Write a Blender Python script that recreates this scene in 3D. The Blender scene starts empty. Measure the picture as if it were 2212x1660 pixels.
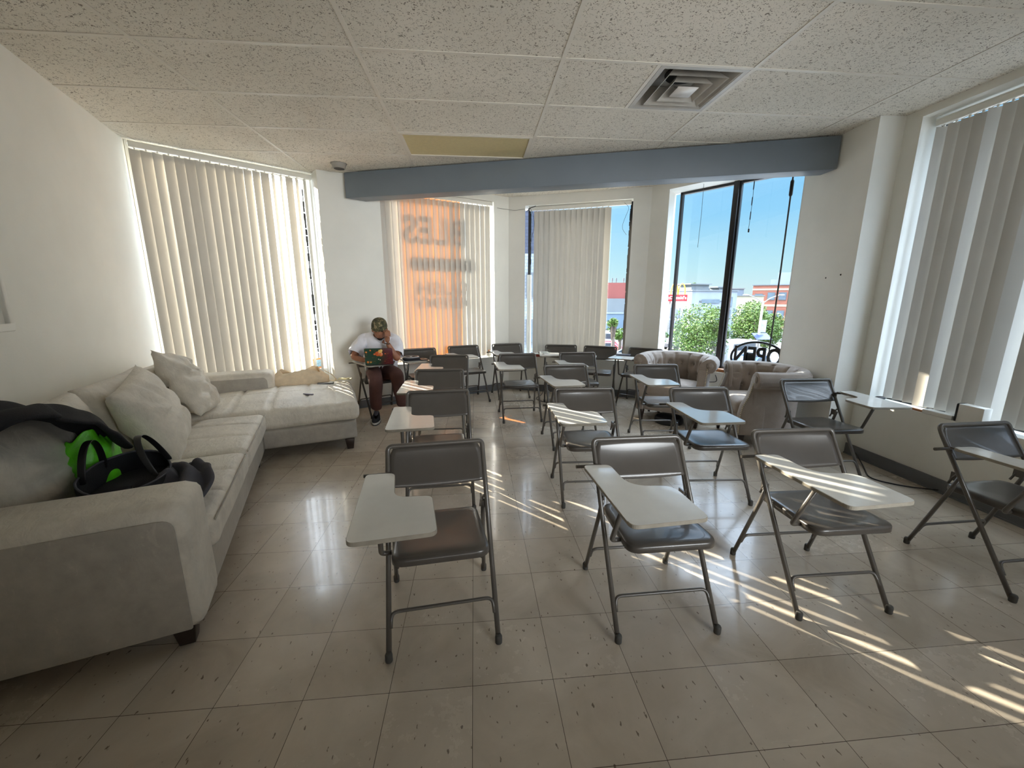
import bpy, bmesh, math, random
from mathutils import Vector, Matrix, noise
R = random.Random(7)
C = bpy.context.scene.collection
sc = bpy.context.scene
PI = math.pi

# ------------------------------------------------------------------ camera
CAMZ = 1.4225
CEIL = 2.8307
yaw, pitch, roll = 0.0856, -0.2117, 0.0012
cy, sy, cp, sp = math.cos(yaw), math.sin(yaw), math.cos(pitch), math.sin(pitch)
fwd = Vector((sy * cp, cy * cp, sp))
rgt = Vector((cy, -sy, 0))
upv = rgt.cross(fwd)
rg2 = math.cos(roll) * rgt + math.sin(roll) * upv
up2 = -math.sin(roll) * rgt + math.cos(roll) * upv
cam = bpy.data.cameras.new('camera')
cam.sensor_fit = 'HORIZONTAL'
cam.sensor_width = 36
cam.lens = 874.203 / 2212 * 36
cam.clip_start = 0.02
cam.clip_end = 600
camo = bpy.data.objects.new('camera', cam)
C.objects.link(camo)
camo.matrix_world = Matrix(((rg2.x, up2.x, -fwd.x, 0), (rg2.y, up2.y, -fwd.y, 0), (rg2.z, up2.z, -fwd.z, CAMZ), (0, 0, 0, 1)))
sc.camera = camo

# ------------------------------------------------------------------ exposure, sky, sun
sc.view_settings.view_transform = 'Standard'
sc.view_settings.look = 'None'
sc.view_settings.exposure = 1.0
sc.view_settings.gamma = 1.0
sc.view_settings.use_curve_mapping = False
sc.cycles.max_bounces = 14
sc.cycles.diffuse_bounces = 8
sc.cycles.transparent_max_bounces = 24
sc.cycles.transmission_bounces = 8
sc.cycles.sample_clamp_indirect = 6.0
sc.cycles.caustics_reflective = False
sc.cycles.caustics_refractive = False

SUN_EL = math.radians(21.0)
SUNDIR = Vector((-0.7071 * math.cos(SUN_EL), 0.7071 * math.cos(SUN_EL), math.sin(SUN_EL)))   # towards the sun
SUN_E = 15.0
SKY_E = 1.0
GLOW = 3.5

w = bpy.data.worlds.new('sky')
sc.world = w
w.use_nodes = True
nt = w.node_tree
for n in list(nt.nodes):
    nt.nodes.remove(n)
out = nt.nodes.new('ShaderNodeOutputWorld')
bg = nt.nodes.new('ShaderNodeBackground')
tc = nt.nodes.new('ShaderNodeTexCoord')
sep = nt.nodes.new('ShaderNodeSeparateXYZ')
nt.links.new(tc.outputs['Generated'], sep.inputs[0])
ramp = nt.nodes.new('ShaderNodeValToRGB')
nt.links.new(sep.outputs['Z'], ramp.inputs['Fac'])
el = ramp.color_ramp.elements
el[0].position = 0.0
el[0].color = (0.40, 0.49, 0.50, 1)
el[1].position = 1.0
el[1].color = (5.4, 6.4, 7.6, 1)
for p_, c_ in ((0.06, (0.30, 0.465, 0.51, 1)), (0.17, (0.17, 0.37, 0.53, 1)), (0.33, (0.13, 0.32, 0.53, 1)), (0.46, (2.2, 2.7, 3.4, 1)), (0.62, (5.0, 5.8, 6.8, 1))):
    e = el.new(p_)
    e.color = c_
# bright aureole of the low sun
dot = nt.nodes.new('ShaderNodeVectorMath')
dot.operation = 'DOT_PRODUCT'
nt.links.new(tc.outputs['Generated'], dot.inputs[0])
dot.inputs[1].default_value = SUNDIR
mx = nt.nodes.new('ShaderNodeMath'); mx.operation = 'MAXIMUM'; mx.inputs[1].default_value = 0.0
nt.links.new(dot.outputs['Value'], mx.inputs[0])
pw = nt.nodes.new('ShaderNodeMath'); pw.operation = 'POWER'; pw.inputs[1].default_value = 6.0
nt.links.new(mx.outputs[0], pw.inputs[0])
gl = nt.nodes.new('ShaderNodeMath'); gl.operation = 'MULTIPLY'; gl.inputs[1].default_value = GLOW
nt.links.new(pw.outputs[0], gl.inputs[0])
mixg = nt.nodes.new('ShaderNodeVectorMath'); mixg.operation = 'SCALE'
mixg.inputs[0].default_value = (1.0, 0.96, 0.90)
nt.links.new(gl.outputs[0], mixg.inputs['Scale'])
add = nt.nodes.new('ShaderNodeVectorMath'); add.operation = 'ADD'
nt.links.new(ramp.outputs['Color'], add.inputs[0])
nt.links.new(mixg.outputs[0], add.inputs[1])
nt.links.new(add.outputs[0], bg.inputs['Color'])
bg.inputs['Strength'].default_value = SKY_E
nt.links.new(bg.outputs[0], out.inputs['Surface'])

sl = bpy.data.lights.new('sun', 'SUN')
sl.energy = SUN_E
sl.angle = math.radians(0.3)
sl.color = (1.0, 0.88, 0.70)
so = bpy.data.objects.new('sun', sl)
C.objects.link(so)
so.rotation_euler = SUNDIR.to_track_quat('Z', 'Y').to_euler()
so.location = (-8, 12, 9)

# added area lamps behind the camera that brighten the room, no windows there
def fill_light(name, loc, target, sx, sy_, watts, col, spread):
    a = bpy.data.lights.new(name, 'AREA'); a.shape = 'RECTANGLE'; a.size = sx; a.size_y = sy_; a.energy = watts; a.color = col; a.spread = math.radians(spread)
    o = bpy.data.objects.new(name, a); C.objects.link(o); o.location = loc
    o.rotation_euler = (Vector(target) - Vector(loc)).to_track_quat('-Z', 'Y').to_euler()
fill_light('rear_fill_lamp', (1.2, -2.35, .8), (0.3, 3.4, 2.83), 3.4, 1.2, 7, (1.0, 0.98, 0.95), 58)  # added uplight towards the far ceiling, the rear wall is closed
fill_light('side_fill_lamp', (3.0, -1.4, 1.7), (-.6, 6.0, 0.9), 2.2, 1.6, 15, (0.92, 0.97, 1.0), 56)  # added cool fill aimed at the bay, no opening behind it

# ------------------------------------------------------------------ materials
def srgb(r, g, b):
    f = lambda c: (c / 255 / 12.92) if c / 255 <= 0.04045 else ((c / 255 + 0.055) / 1.055) ** 2.4
    return (f(r), f(g), f(b), 1)

class NT:
    def __init__(s, m):
        s.m = m; m.use_nodes = True; s.t = m.node_tree
        s.b = s.t.nodes['Principled BSDF']; s.o = s.t.nodes['Material Output']
    def n(s, k, **kw):
        n = s.t.nodes.new(k)
        for a, v in kw.items():
            setattr(n, a, v)
        return n
    def l(s, a, b):
        s.t.links.new(a, b)
    def coord(s, scale=(1, 1, 1), rot=(0, 0, 0), kind='Object'):
        tc = s.n('ShaderNodeTexCoord'); mp = s.n('ShaderNodeMapping')
        mp.inputs['Scale'].default_value = scale; mp.inputs['Rotation'].default_value = rot
        s.l(tc.outputs[kind], mp.inputs['Vector'])
        return mp.outputs['Vector']
    def noise(s, vec, scale, detail=3, rough=0.5, dist=0.0):
        n = s.n('ShaderNodeTexNoise'); n.inputs['Scale'].default_value = scale
        n.inputs['Detail'].default_value = detail; n.inputs['Roughness'].default_value = rough; n.inputs['Distortion'].default_value = dist
        s.l(vec, n.inputs['Vector'])
        return n.outputs['Fac']
    def ramp(s, fac, stops):
        r = s.n('ShaderNodeValToRGB'); s.l(fac, r.inputs['Fac'])
        e = r.color_ramp.elements
        e[0].position, e[0].color = stops[0][0], stops[0][1]
        e[1].position, e[1].color = stops[-1][0], stops[-1][1]
        for p, c in stops[1:-1]:
            x = e.new(p); x.color = c
        return r.outputs['Color']
    def mix(s, fac, a, b, mode='MIX'):
        m = s.n('ShaderNodeMix', data_type='RGBA', blend_type=mode)
        for sock, v in ((m.inputs['Factor'], fac), (m.inputs['A'], a), (m.inputs['B'], b)):
            if hasattr(v, 'links') or hasattr(v, 'is_output'):
                s.l(v, sock)
            else:
                sock.default_value = v
        for i in m.inputs:
            if i.type == 'RGBA' and i.name == 'A': pass
        return m.outputs['Result']
    def math(s, op, a, b=None):
        m = s.n('ShaderNodeMath', operation=op)
        for i, v in enumerate((a, b)):
            if v is None: continue
            if hasattr(v, 'is_output'): s.l(v, m.inputs[i])
            else: m.inputs[i].default_value = v
        return m.outputs[0]
    def bump(s, h, strength=0.2, dist=0.01):
        b = s.n('ShaderNodeBump'); b.inputs['Strength'].default_value = strength; b.inputs['Distance'].default_value = dist
        s.l(h, b.inputs['Height']); s.l(b.outputs['Normal'], s.b.inputs['Normal'])

def g(v): return (v, v, v, 1)

def mixc(N, fac, a, b, mode='MIX'):
    m = N.n('ShaderNodeMix', data_type='RGBA', blend_type=mode)
    fs = m.inputs[0]; A = m.inputs[6]; B = m.inputs[7]
    for sock, v in ((fs, fac), (A, a), (B, b)):
        if hasattr(v, 'is_output'): N.l(v, sock)
        else: sock.default_value = v
    return m.outputs[2]

def mat(name, col, rough=0.5, metal=0.0, var=0.12, vscale=6.0, bump=0.0, bscale=60.0, spec=0.5, coat=0.0, sheen=0.0, stretch=(1, 1, 1)):
    m = bpy.data.materials.new(name); N = NT(m)
    v = N.coord(stretch)
    f = N.noise(v, vscale, 4, 0.6)
    lo = tuple(c * (1 - var) for c in col[:3]) + (1,); hi = tuple(min(1, c * (1 + var)) for c in col[:3]) + (1,)
    N.l(N.ramp(f, [(0.3, lo), (0.7, hi)]), N.b.inputs['Base Color'])
    N.b.inputs['Roughness'].default_value = rough; N.b.inputs['Metallic'].default_value = metal
    N.b.inputs['Specular IOR Level'].default_value = spec
    N.b.inputs['Coat Weight'].default_value = coat
    N.b.inputs['Sheen Weight'].default_value = sheen
    if bump:
        N.bump(N.noise(v, bscale, 4, 0.6), bump, 0.01)
    return m

M = {}
M['paint'] = mat('wall_paint', srgb(234, 233, 226), 0.6, var=0.05, vscale=1.3, bump=0.08, bscale=90)
M['white_trim'] = mat('white_gloss_trim', srgb(232, 230, 222), 0.4, var=0.05)
M['beam'] = mat('blue_grey_paint', srgb(112, 121, 130), 0.5, var=0.05, vscale=2)
M['skirting'] = mat('grey_vinyl_skirting', srgb(104, 106, 110), 0.45, var=0.08)
M['grid'] = mat('ceiling_grid_paint', srgb(214, 208, 196), 0.5, var=0.04)
M['black_metal'] = mat('dark_anodised_metal', srgb(46, 44, 44), 0.35, metal=0.3, var=0.15)
M['grey_metal'] = mat('grey_aluminium', srgb(150, 150, 152), 0.35, metal=0.6)
M['chair'] = mat('taupe_enamel', srgb(86, 81, 75), 0.3, var=0.08, vscale=9, coat=0.25)
M['chair_panel'] = mat('taupe_enamel_sheet', srgb(76, 71, 66), 0.3, var=0.07, vscale=7, coat=0.22)
M['tablet'] = mat('pale_grey_laminate', srgb(226, 226, 222), 0.16, var=0.03, vscale=14, coat=0.3)
M['tablet_edge'] = mat('worn_beige_edge_band', srgb(150, 143, 130), 0.5, var=0.12, vscale=30)
M['rubber'] = mat('grey_rubber', srgb(70, 68, 64), 0.7)
M['black'] = mat('black_plastic', srgb(24, 24, 26), 0.4)
M['black_cloth'] = mat('black_cloth', srgb(28, 28, 32), 0.9, bump=0.4, bscale=220)
M['grey_cloth'] = mat('dark_grey_cloth', srgb(78, 78, 86), 0.9, bump=0.4, bscale=220)
M['green_bag'] = mat('lime_green_plastic', srgb(100, 214, 36), 0.35, var=0.18, vscale=16, bump=0.4, bscale=22)
M['cream_cloth'] = mat('cream_cotton', srgb(226, 206, 176), 0.9, var=0.1, vscale=14, bump=0.3, bscale=160)
M['dark_wood'] = mat('dark_stained_wood', srgb(48, 36, 30), 0.4, var=0.2, vscale=12, stretch=(1, 1, .2))
M['wood'] = mat('varnished_wood', srgb(176, 116, 70), 0.4, var=0.2, vscale=10, stretch=(1, 6, 6))
M['asphalt'] = mat('asphalt', srgb(128, 128, 128), 0.9, var=0.15, vscale=0.4)
M['white_plastic'] = mat('white_plastic', srgb(228, 226, 220), 0.35, var=0.04)
M['orange'] = mat('orange_plastic', srgb(238, 146, 60), 0.4)
M['red'] = mat('red_paint', srgb(200, 40, 48), 0.4)
M['gold'] = mat('golden_yellow_paint', srgb(240, 186, 40), 0.4)
M['skin'] = mat('brown_skin', srgb(150, 100, 74), 0.5, var=0.08, vscale=30)
M['shirt'] = mat('white_cotton', srgb(228, 228, 236), 0.85, var=0.05, vscale=12, bump=0.25, bscale=40)
M['trousers'] = mat('brown_cotton', srgb(92, 60, 54), 0.85, var=0.14, vscale=10, bump=0.3, bscale=60)
M['hair'] = mat('black_hair', srgb(24, 20, 18), 0.7)
M['velvet'] = mat('taupe_velvet', srgb(148, 134, 122), 0.75, var=0.12, vscale=9, sheen=0.6, bump=0.15, bscale=120)
M['nailhead'] = mat('brass_nailhead', srgb(206, 192, 160), 0.3, metal=0.6)
M['leaf'] = mat('leaf_green', srgb(74, 100, 28), 0.6, var=0.45, vscale=3.5)
M['leaf_dark'] = mat('leaf_dark_green', srgb(54, 88, 36), 0.6, var=0.4, vscale=3.0)
M['bark'] = mat('bark', srgb(96, 84, 74), 0.9, var=0.25, vscale=8)
M['pole'] = mat('galvanised_pole', srgb(140, 138, 134), 0.5)
M['solar'] = mat('solar_panel', srgb(34, 52, 96), 0.3)
M['car_glass'] = mat('dark_car_glass', srgb(48, 58, 68), 0.15)
M['tyre'] = mat('tyre_rubber', srgb(36, 36, 36), 0.8)

def glassmat(name, tint=(0.97, 0.99, 1.0, 1), refl=0.05):
    m = bpy.data.materials.new(name); N = NT(m)
    N.t.nodes.remove(N.b)
    tr = N.n('ShaderNodeBsdfTransparent'); tr.inputs['Color'].default_value = tint
    gl = N.n('ShaderNodeBsdfGlossy'); gl.inputs['Roughness'].default_value = 0.02
    mx = N.n('ShaderNodeMixShader'); mx.inputs['Fac'].default_value = refl
    N.l(tr.outputs[0], mx.inputs[1]); N.l(gl.outputs[0], mx.inputs[2]); N.l(mx.outputs[0], N.o.inputs['Surface'])
    return m
M['glass'] = glassmat('window_glass')
M['clear_plastic'] = glassmat('clear_plastic', (0.9, 0.92, 0.92, 1), 0.12)

def sheetmat(name, col, trans, rough=0.6, var=0.05):
    """thin sheet that lets light glow through: diffuse + translucent"""
    m = bpy.data.materials.new(name); N = NT(m)
    v = N.coord()
    f = N.noise(v, 5, 3)
    c = N.ramp(f, [(0.3, tuple(x * (1 - var) for x in col[:3]) + (1,)), (0.7, col)])
    N.l(c, N.b.inputs['Base Color']); N.b.inputs['Roughness'].default_value = rough
    tl = N.n('ShaderNodeBsdfTranslucent'); N.l(c, tl.inputs['Color'])
    mx = N.n('ShaderNodeMixShader'); mx.inputs['Fac'].default_value = trans
    N.l(N.b.outputs[0], mx.inputs[1]); N.l(tl.outputs[0], mx.inputs[2]); N.l(mx.outputs[0], N.o.inputs['Surface'])
    return m
M['vane'] = sheetmat('blind_vane_vinyl', srgb(190, 185, 176), 0.011)
M['vane_thin'] = sheetmat('thin_blind_vane_vinyl', srgb(206, 200, 190), 0.044)
def filmmat(name, tint, haze):
    m = bpy.data.materials.new(name); N = NT(m); N.t.nodes.remove(N.b)
    tr = N.n('ShaderNodeBsdfTransparent'); tr.inputs['Color'].default_value = tint
    tl = N.n('ShaderNodeBsdfTranslucent'); tl.inputs['Color'].default_value = tint
    mx = N.n('ShaderNodeMixShader'); mx.inputs['Fac'].default_value = haze
    N.l(tr.outputs[0], mx.inputs[1]); N.l(tl.outputs[0], mx.inputs[2]); N.l(mx.outputs[0], N.o.inputs['Surface'])
    return m
M['sign_orange'] = filmmat('orange_sign_film', (1.0, .62, .32, 1), .06)
M['diffuser'] = mat('yellowed_diffuser', srgb(206, 190, 140), 0.3, var=0.06, vscale=30, bump=0.4, bscale=300)

# ceiling tile: mineral fibre with short dark fissures and a few old water stains
def ceiling_mat(stains):
    m = bpy.data.materials.new('mineral_fibre_tile'); N = NT(m)
    tc = N.n('ShaderNodeTexCoord'); P = tc.outputs['Object']
    mp = N.n('ShaderNodeMapping'); mp.inputs['Scale'].default_value = (1, 1.0, 1); N.l(P, mp.inputs['Vector'])
    n1 = N.noise(mp.outputs[0], 68, 1.5, 0.4, 1.8)
    mp2 = N.n('ShaderNodeMapping'); mp2.inputs['Location'].default_value = (7.3, 2.1, 0); N.l(P, mp2.inputs['Vector'])
    n2 = N.noise(mp2.outputs[0], 26, 2, 0.5)
    n3 = N.noise(P, 1.1, 3)
    a = N.ramp(n1, [(0.355, g(0)), (0.395, g(1))])
    b = N.ramp(n2, [(0.30, g(0)), (0.44, g(1))])
    fis = N.math('MAXIMUM', a, N.math('SUBTRACT', 1.0, b))
    base = N.ramp(n3, [(0.3, srgb(212, 206, 193)), (0.7, srgb(228, 222, 210))])
    col = mixc(N, fis, srgb(134, 126, 114), base)
    for (sx, sy_, r, sq) in stains:
        mp3 = N.n('ShaderNodeMapping'); mp3.inputs['Location'].default_value = (-sx, -sy_ * sq, 0); mp3.inputs['Scale'].default_value = (1, sq, 1)
        N.l(P, mp3.inputs['Vector'])
        ln = N.n('ShaderNodeVectorMath', operation='LENGTH'); N.l(mp3.outputs[0], ln.inputs[0])
        wob = N.math('MULTIPLY', N.noise(P, 14, 4), r * 0.7)
        d = N.math('ADD', ln.outputs['Value'], wob)
        ring = N.ramp(N.math('DIVIDE', d, r * 1.9), [(0.0, g(0.25)), (0.52, g(0.3)), (0.64, g(1)), (0.70, g(0.0)), (1.0, g(0))])
        col = mixc(N, N.math('MULTIPLY', ring, 0.55), col, srgb(150, 112, 66))
    N.l(col, N.b.inputs['Base Color'])
    N.b.inputs['Roughness'].default_value = 0.9
    N.bump(fis, 0.5, 0.004)
    return m

def floor_mat():
    m = bpy.data.materials.new('vinyl_composition_tile'); N = NT(m)
    tc = N.n('ShaderNodeTexCoord'); P = tc.outputs['Object']
    br = N.n('ShaderNodeTexBrick')
    br.offset = 0.0; br.squash = 1.0
    br.inputs['Scale'].default_value = 1.0
    br.inputs['Brick Width'].default_value = 0.3048; br.inputs['Row Height'].default_value = 0.3048
    br.inputs['Mortar Size'].default_value = 0.0011; br.inputs['Mortar Smooth'].default_value = 0.3
    br.inputs['Color1'].default_value = g(0.0); br.inputs['Color2'].default_value = g(1.0); br.inputs['Mortar'].default_value = g(0.5)
    N.l(P, br.inputs['Vector'])
    tone = br.outputs['Color']
    base = N.ramp(tone, [(0.0, srgb(180, 168, 152)), (1.0, srgb(206, 194, 177))])
    cl = N.noise(P, 3.2, 5, 0.62, 0.6)
    base = mixc(N, 0.5, base, N.ramp(cl, [(0.32, srgb(168, 156, 140)), (0.7, srgb(214, 202, 186))]))
    # dark flecks, drawn out along one way
    mp = N.n('ShaderNodeMapping'); mp.inputs['Scale'].default_value = (1.0, 0.42, 1); mp.inputs['Rotation'].default_value = (0, 0, 0.35); N.l(P, mp.inputs['Vector'])
    fl = N.noise(mp.outputs[0], 70, 2, 0.45)
    flm = N.ramp(fl, [(0.275, g(1)), (0.305, g(0))])
    base = mixc(N, N.math('MULTIPLY', flm, 0.75), base, srgb(84, 66, 52))
    mp2 = N.n('ShaderNodeMapping'); mp2.inputs['Scale'].default_value = (0.35, 5.5, 1); mp2.inputs['Rotation'].default_value = (0, 0, 0.9); N.l(P, mp2.inputs['Vector'])
    sc1 = N.ramp(N.noise(mp2.outputs[0], 7, 4, 0.6), [(0.70, g(0)), (0.74, g(1))])
    base = mixc(N, N.math('MULTIPLY', sc1, 0.22), base, srgb(96, 82, 70))
    base = mixc(N, br.outputs['Fac'], base, srgb(70, 58, 48))
    N.l(base, N.b.inputs['Base Color'])
    wear = N.noise(P, 1.5, 4, 0.6)
    fine = N.noise(P, 26, 4, 0.7)
    r0 = N.ramp(N.math('ADD', N.math('MULTIPLY', wear, 0.6), N.math('MULTIPLY', fine, 0.4)), [(0.36, g(0.10)), (0.62, g(0.30))])
    r1 = mixc(N, 0.35, r0, N.ramp(tone, [(0, g(0.08)), (1, g(0.36))]))
    r2 = mixc(N, sc1, r1, g(0.5))
    N.l(r2, N.b.inputs['Roughness'])
    N.b.inputs['Specular IOR Level'].default_value = 0.55
    N.b.inputs['Coat Weight'].default_value = 0.25
    N.b.inputs['Coat Roughness'].default_value = 0.07
    h = N.math('SUBTRACT', N.math('ADD', N.math('MULTIPLY', N.noise(P, 2.1, 2), 1.0), N.math('MULTIPLY', tone, 0.25)), N.math('MULTIPLY', br.outputs['Fac'], 0.4))
    N.bump(h, 0.10, 0.02)
    return m

# ------------------------------------------------------------------ mesh helpers
class MB:
    def __init__(s):
        s.v = []; s.f = []; s.sm = []
    def add(s, vs, fs, smooth=False, mtx=None):
        o = len(s.v)
        s.v += [tuple(mtx @ Vector(p)) if mtx is not None else tuple(p) for p in vs]
        for f in fs:
            s.f.append(tuple(i + o for i in f)); s.sm.append(smooth)
        return s
    def box(s, x0, x1, y0, y1, z0, z1, mtx=None):
        vs = [(x, y, z) for z in (z0, z1) for y in (y0, y1) for x in (x0, x1)]
        return s.add(vs, [(0, 2, 3, 1), (4, 5, 7, 6), (0, 1, 5, 4), (2, 6, 7, 3), (0, 4, 6, 2), (1, 3, 7, 5)], False, mtx)
    def prism(s, pts, z0, z1, smooth=False, mtx=None):
        n = len(pts)
        area = sum(pts[i][0] * pts[(i + 1) % n][1] - pts[(i + 1) % n][0] * pts[i][1] for i in range(n))
        if area < 0: pts = pts[::-1]
        vs = [(p[0], p[1], z0) for p in pts] + [(p[0], p[1], z1) for p in pts]
        s.add(vs, [tuple(range(n - 1, -1, -1)), tuple(range(n, 2 * n))] + [(i, (i + 1) % n, n + (i + 1) % n, n + i) for i in range(n)], smooth, mtx)
        return s
    def tube(s, pts, r, seg=10, caps=True, smooth=True, closed=False, mtx=None):
        P = [Vector(p) for p in pts]; n = len(P)
        rs = r if isinstance(r, (list, tuple)) else [r] * n
        vs = []; prev = None
        for i in range(n):
            if closed: t = (P[(i + 1) % n] - P[i - 1])
            elif i == 0: t = P[1] - P[0]
            elif i == n - 1: t = P[-1] - P[-2]
            else: t = (P[i + 1] - P[i]).normalized() + (P[i] - P[i - 1]).normalized()
            t.normalize()
            if prev is None:
                a = Vector((0, 0, 1)) if abs(t.z) < 0.9 else Vector((1, 0, 0))
                u = t.cross(a).normalized()
            else:
                u = (prev - t * prev.dot(t)).normalized()
            prev = u; q = t.cross(u)
            for k in range(seg):
                a = 2 * PI * k / seg
                vs.append(P[i] + (u * math.cos(a) + q * math.sin(a)) * rs[i])
        fs = []
        for i in range(n if closed else n - 1):
            j = (i + 1) % n
            for k in range(seg):
                k2 = (k + 1) % seg
                fs.append((i * seg + k, i * seg + k2, j * seg + k2, j * seg + k))
        s.add(vs, fs, smooth, mtx)
        if caps and not closed:
            o = len(s.v) - len(vs)
            s.f.append(tuple(o + k for k in range(seg - 1, -1, -1))); s.sm.append(False)
            s.f.append(tuple(o + (n - 1) * seg + k for k in range(seg))); s.sm.append(False)
        return s
    def lathe(s, prof, seg=24, mtx=None, smooth=True):
        n = len(prof); vs = []
        for r, z in prof:
            for k in range(seg):
                a = 2 * PI * k / seg
                vs.append((r * math.cos(a), r * math.sin(a), z))
        fs = [(i * seg + k, i * seg + (k + 1) % seg, (i + 1) * seg + (k + 1) % seg, (i + 1) * seg + k) for i in range(n - 1) for k in range(seg)]
        fs.append(tuple(range(seg - 1, -1, -1))); fs.append(tuple((n - 1) * seg + k for k in range(seg)))
        return s.add(vs, fs, smooth, mtx)
    def grid(s, fn, nu, nv, smooth=True, mtx=None, wrapu=False):
        vs = [fn(i / nu, j / nv) for j in range(nv + 1) for i in range(nu + (0 if wrapu else 1))]
        w_ = nu if wrapu else nu + 1
        fs = [(j * w_ + i, j * w_ + (i + 1) % w_, (j + 1) * w_ + (i + 1) % w_, (j + 1) * w_ + i) for j in range(nv) for i in range(nu)]
        return s.add(vs, fs, smooth, mtx)
    def ball(s, c, r, seg=16, rings=10, mtx=None):
        c = Vector(c); r = Vector(r) if not isinstance(r, (int, float)) else Vector((r, r, r))
        def fn(u, v):
            a = 2 * PI * u; b = PI * (v - 0.5)
            return c + Vector((r.x * math.cos(a) * math.cos(b), r.y * math.sin(a) * math.cos(b), r.z * math.sin(b)))
        return s.grid(fn, seg, rings, True, mtx, True)
    def mesh(s, name):
        me = bpy.data.meshes.new(name)
        me.from_pydata(s.v, [], s.f)
        me.polygons.foreach_set('use_smooth', s.sm)
        me.update()
        return me
    def build(s, name, m, parent=None, bevel=0.0, bseg=2, weld=False, subsurf=0, sharp=None):
        me = s.mesh(name)
        if weld or bevel or subsurf:
            bm = bmesh.new(); bm.from_mesh(me)
            bmesh.ops.remove_doubles(bm, verts=bm.verts, dist=1e-5)
            bmesh.ops.recalc_face_normals(bm, faces=bm.faces)
            bm.to_mesh(me); bm.free()
        me.materials.append(m)
        o = bpy.data.objects.new(name, me); C.objects.link(o)
        if bevel:
            bv = o.modifiers.new('bevel', 'BEVEL'); bv.width = bevel; bv.segments = bseg; bv.limit_method = 'ANGLE'; bv.angle_limit = 0.6
            for p in me.polygons: p.use_smooth = True
            me.set_sharp_from_angle(angle=1.2) if bseg < 2 else None
        if subsurf:
            sb = o.modifiers.new('subdivision', 'SUBSURF'); sb.levels = subsurf; sb.render_levels = subsurf
            for p in me.polygons: p.use_smooth = True
        if parent is not None:
            o.parent = parent
        return o

def tag(o, label=None, cat=None, group=None, kind=None):
    if label: o['label'] = label
    if cat: o['category'] = cat
    if group: o['group'] = group
    if kind: o['kind'] = kind
    return o

def empty(name, loc, rz, label, cat, group=None):
    o = bpy.data.objects.new(name, None); C.objects.link(o)
    o.location = loc; o.rotation_euler = (0, 0, rz); o.empty_display_size = 0.1
    return tag(o, label, cat, group)

def struct(o):
    o['kind'] = 'structure'
    return o

def copy_tree(o, parent=None):
    c = o.copy(); C.objects.link(c)
    if parent is not None: c.parent = parent
    for ch in [x for x in bpy.data.objects if x.parent == o]:
        copy_tree(ch, c)
    return c

def rot(p, a): return (p[0] * math.cos(a) - p[1] * math.sin(a), p[0] * math.sin(a) + p[1] * math.cos(a))
def V2(a, b, t): return (a[0] + (b[0] - a[0]) * t, a[1] + (b[1] - a[1]) * t)

def text_mesh(body, size, depth, bold=0.0, spacing=1.0, align='LEFT'):
    cu = bpy.data.curves.new('lettering', 'FONT')
    cu.body = body; cu.size = size; cu.extrude = depth; cu.offset = bold; cu.space_character = spacing; cu.align_x = align; cu.align_y = 'BOTTOM'
    cu.resolution_u = 3
    o = bpy.data.objects.new('lettering', cu); C.objects.link(o)
    dg = bpy.context.evaluated_depsgraph_get(); dg.update()
    me = bpy.data.meshes.new_from_object(o.evaluated_get(dg))
    bpy.data.objects.remove(o); bpy.data.curves.remove(cu)
    return me
def text_obj(name, me, m, parent, mtx):
    me.materials.clear(); me.materials.append(m)
    me.transform(mtx)
    o = bpy.data.objects.new(name, me); C.objects.link(o); o.parent = parent
    return o
# ------------------------------------------------------------------ the room
L0 = (-0.78, -2.5); LC = (-3.20, 4.385); W1A = (-3.19, 4.37); W1B = (-1.93, 5.355)
PC = (-1.784, 5.147); BA = (0.485, 6.25); BC = (2.30, 5.50); P4 = (3.275, 4.10); PP = (3.21, 3.315); PQ = (3.42, 3.30); RB = (3.42, -2.5)

def wall(name, a, b, ao, bo, openings, z0=0.0, z1=CEIL):
    mb = MB()
    L = math.hypot(b[0] - a[0], b[1] - a[1])
    ts = sorted({0.0, 1.0} | {o[0] / L for o in openings} | {o[1] / L for o in openings})
    for t0, t1 in zip(ts, ts[1:]):
        fp = [V2(a, b, t0), V2(a, b, t1), V2(ao, bo, t1), V2(ao, bo, t0)]
        mid = (t0 + t1) / 2 * L
        op = [o for o in openings if o[0] < mid < o[1]]
        if op:
            o = op[0]
            if o[2] > z0 + 1e-3: mb.prism(fp, z0, o[2])
            if o[3] < z1 - 1e-3: mb.prism(fp, o[3], z1)
        else:
            mb.prism(fp, z0, z1)
    return struct(mb.build(name, M['paint']))

def off(p, n, d): return (p[0] + n[0] * d, p[1] + n[1] * d)
def nrm(a, b):
    d = (b[0] - a[0], b[1] - a[1]); L = math.hypot(*d)
    return (-d[1] / L, d[0] / L)

nL = (-0.946, -0.324)
wall('wall_left', L0, LC, off(L0, nL, .25), off(LC, nL, .25), [])
n1 = nrm(W1A, W1B); n2 = nrm(PC, BA); n3 = nrm(BA, BC); n4 = nrm(BC, P4)
H1 = CEIL - 0.02
wall('wall_back_left', W1A, W1B, off(W1A, n1, .22), off(W1B, n1, .22), [(0.02, 1.585, .52, H1)])
dj = (-0.575, 0.818)
BAo = (BA[0] + .0, BA[1] + .36); BCo = (BC[0] + .22, BC[1] + .30)
wall('wall_back', PC, BA, off(PC, dj, .44), BAo, [(0.69, 2.28, .53, 2.745)])
wall('wall_bay', BA, BC, BAo, BCo, [(0.25, 1.735, .53, 2.70)])
P4o = off(P4, n4, .32)
L4 = math.hypot(P4[0] - BC[0], P4[1] - BC[1])
wall('wall_bay_right', BC, P4, BCo, P4o, [(0.25, L4 - 0.005, .53, 2.75)])
pl = MB(); pl.prism([P4, PP, PQ, (3.75, 3.30), (3.75, 3.9), P4o], 0, CEIL)
struct(pl.build('wall_pillar', M['paint']))
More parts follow.
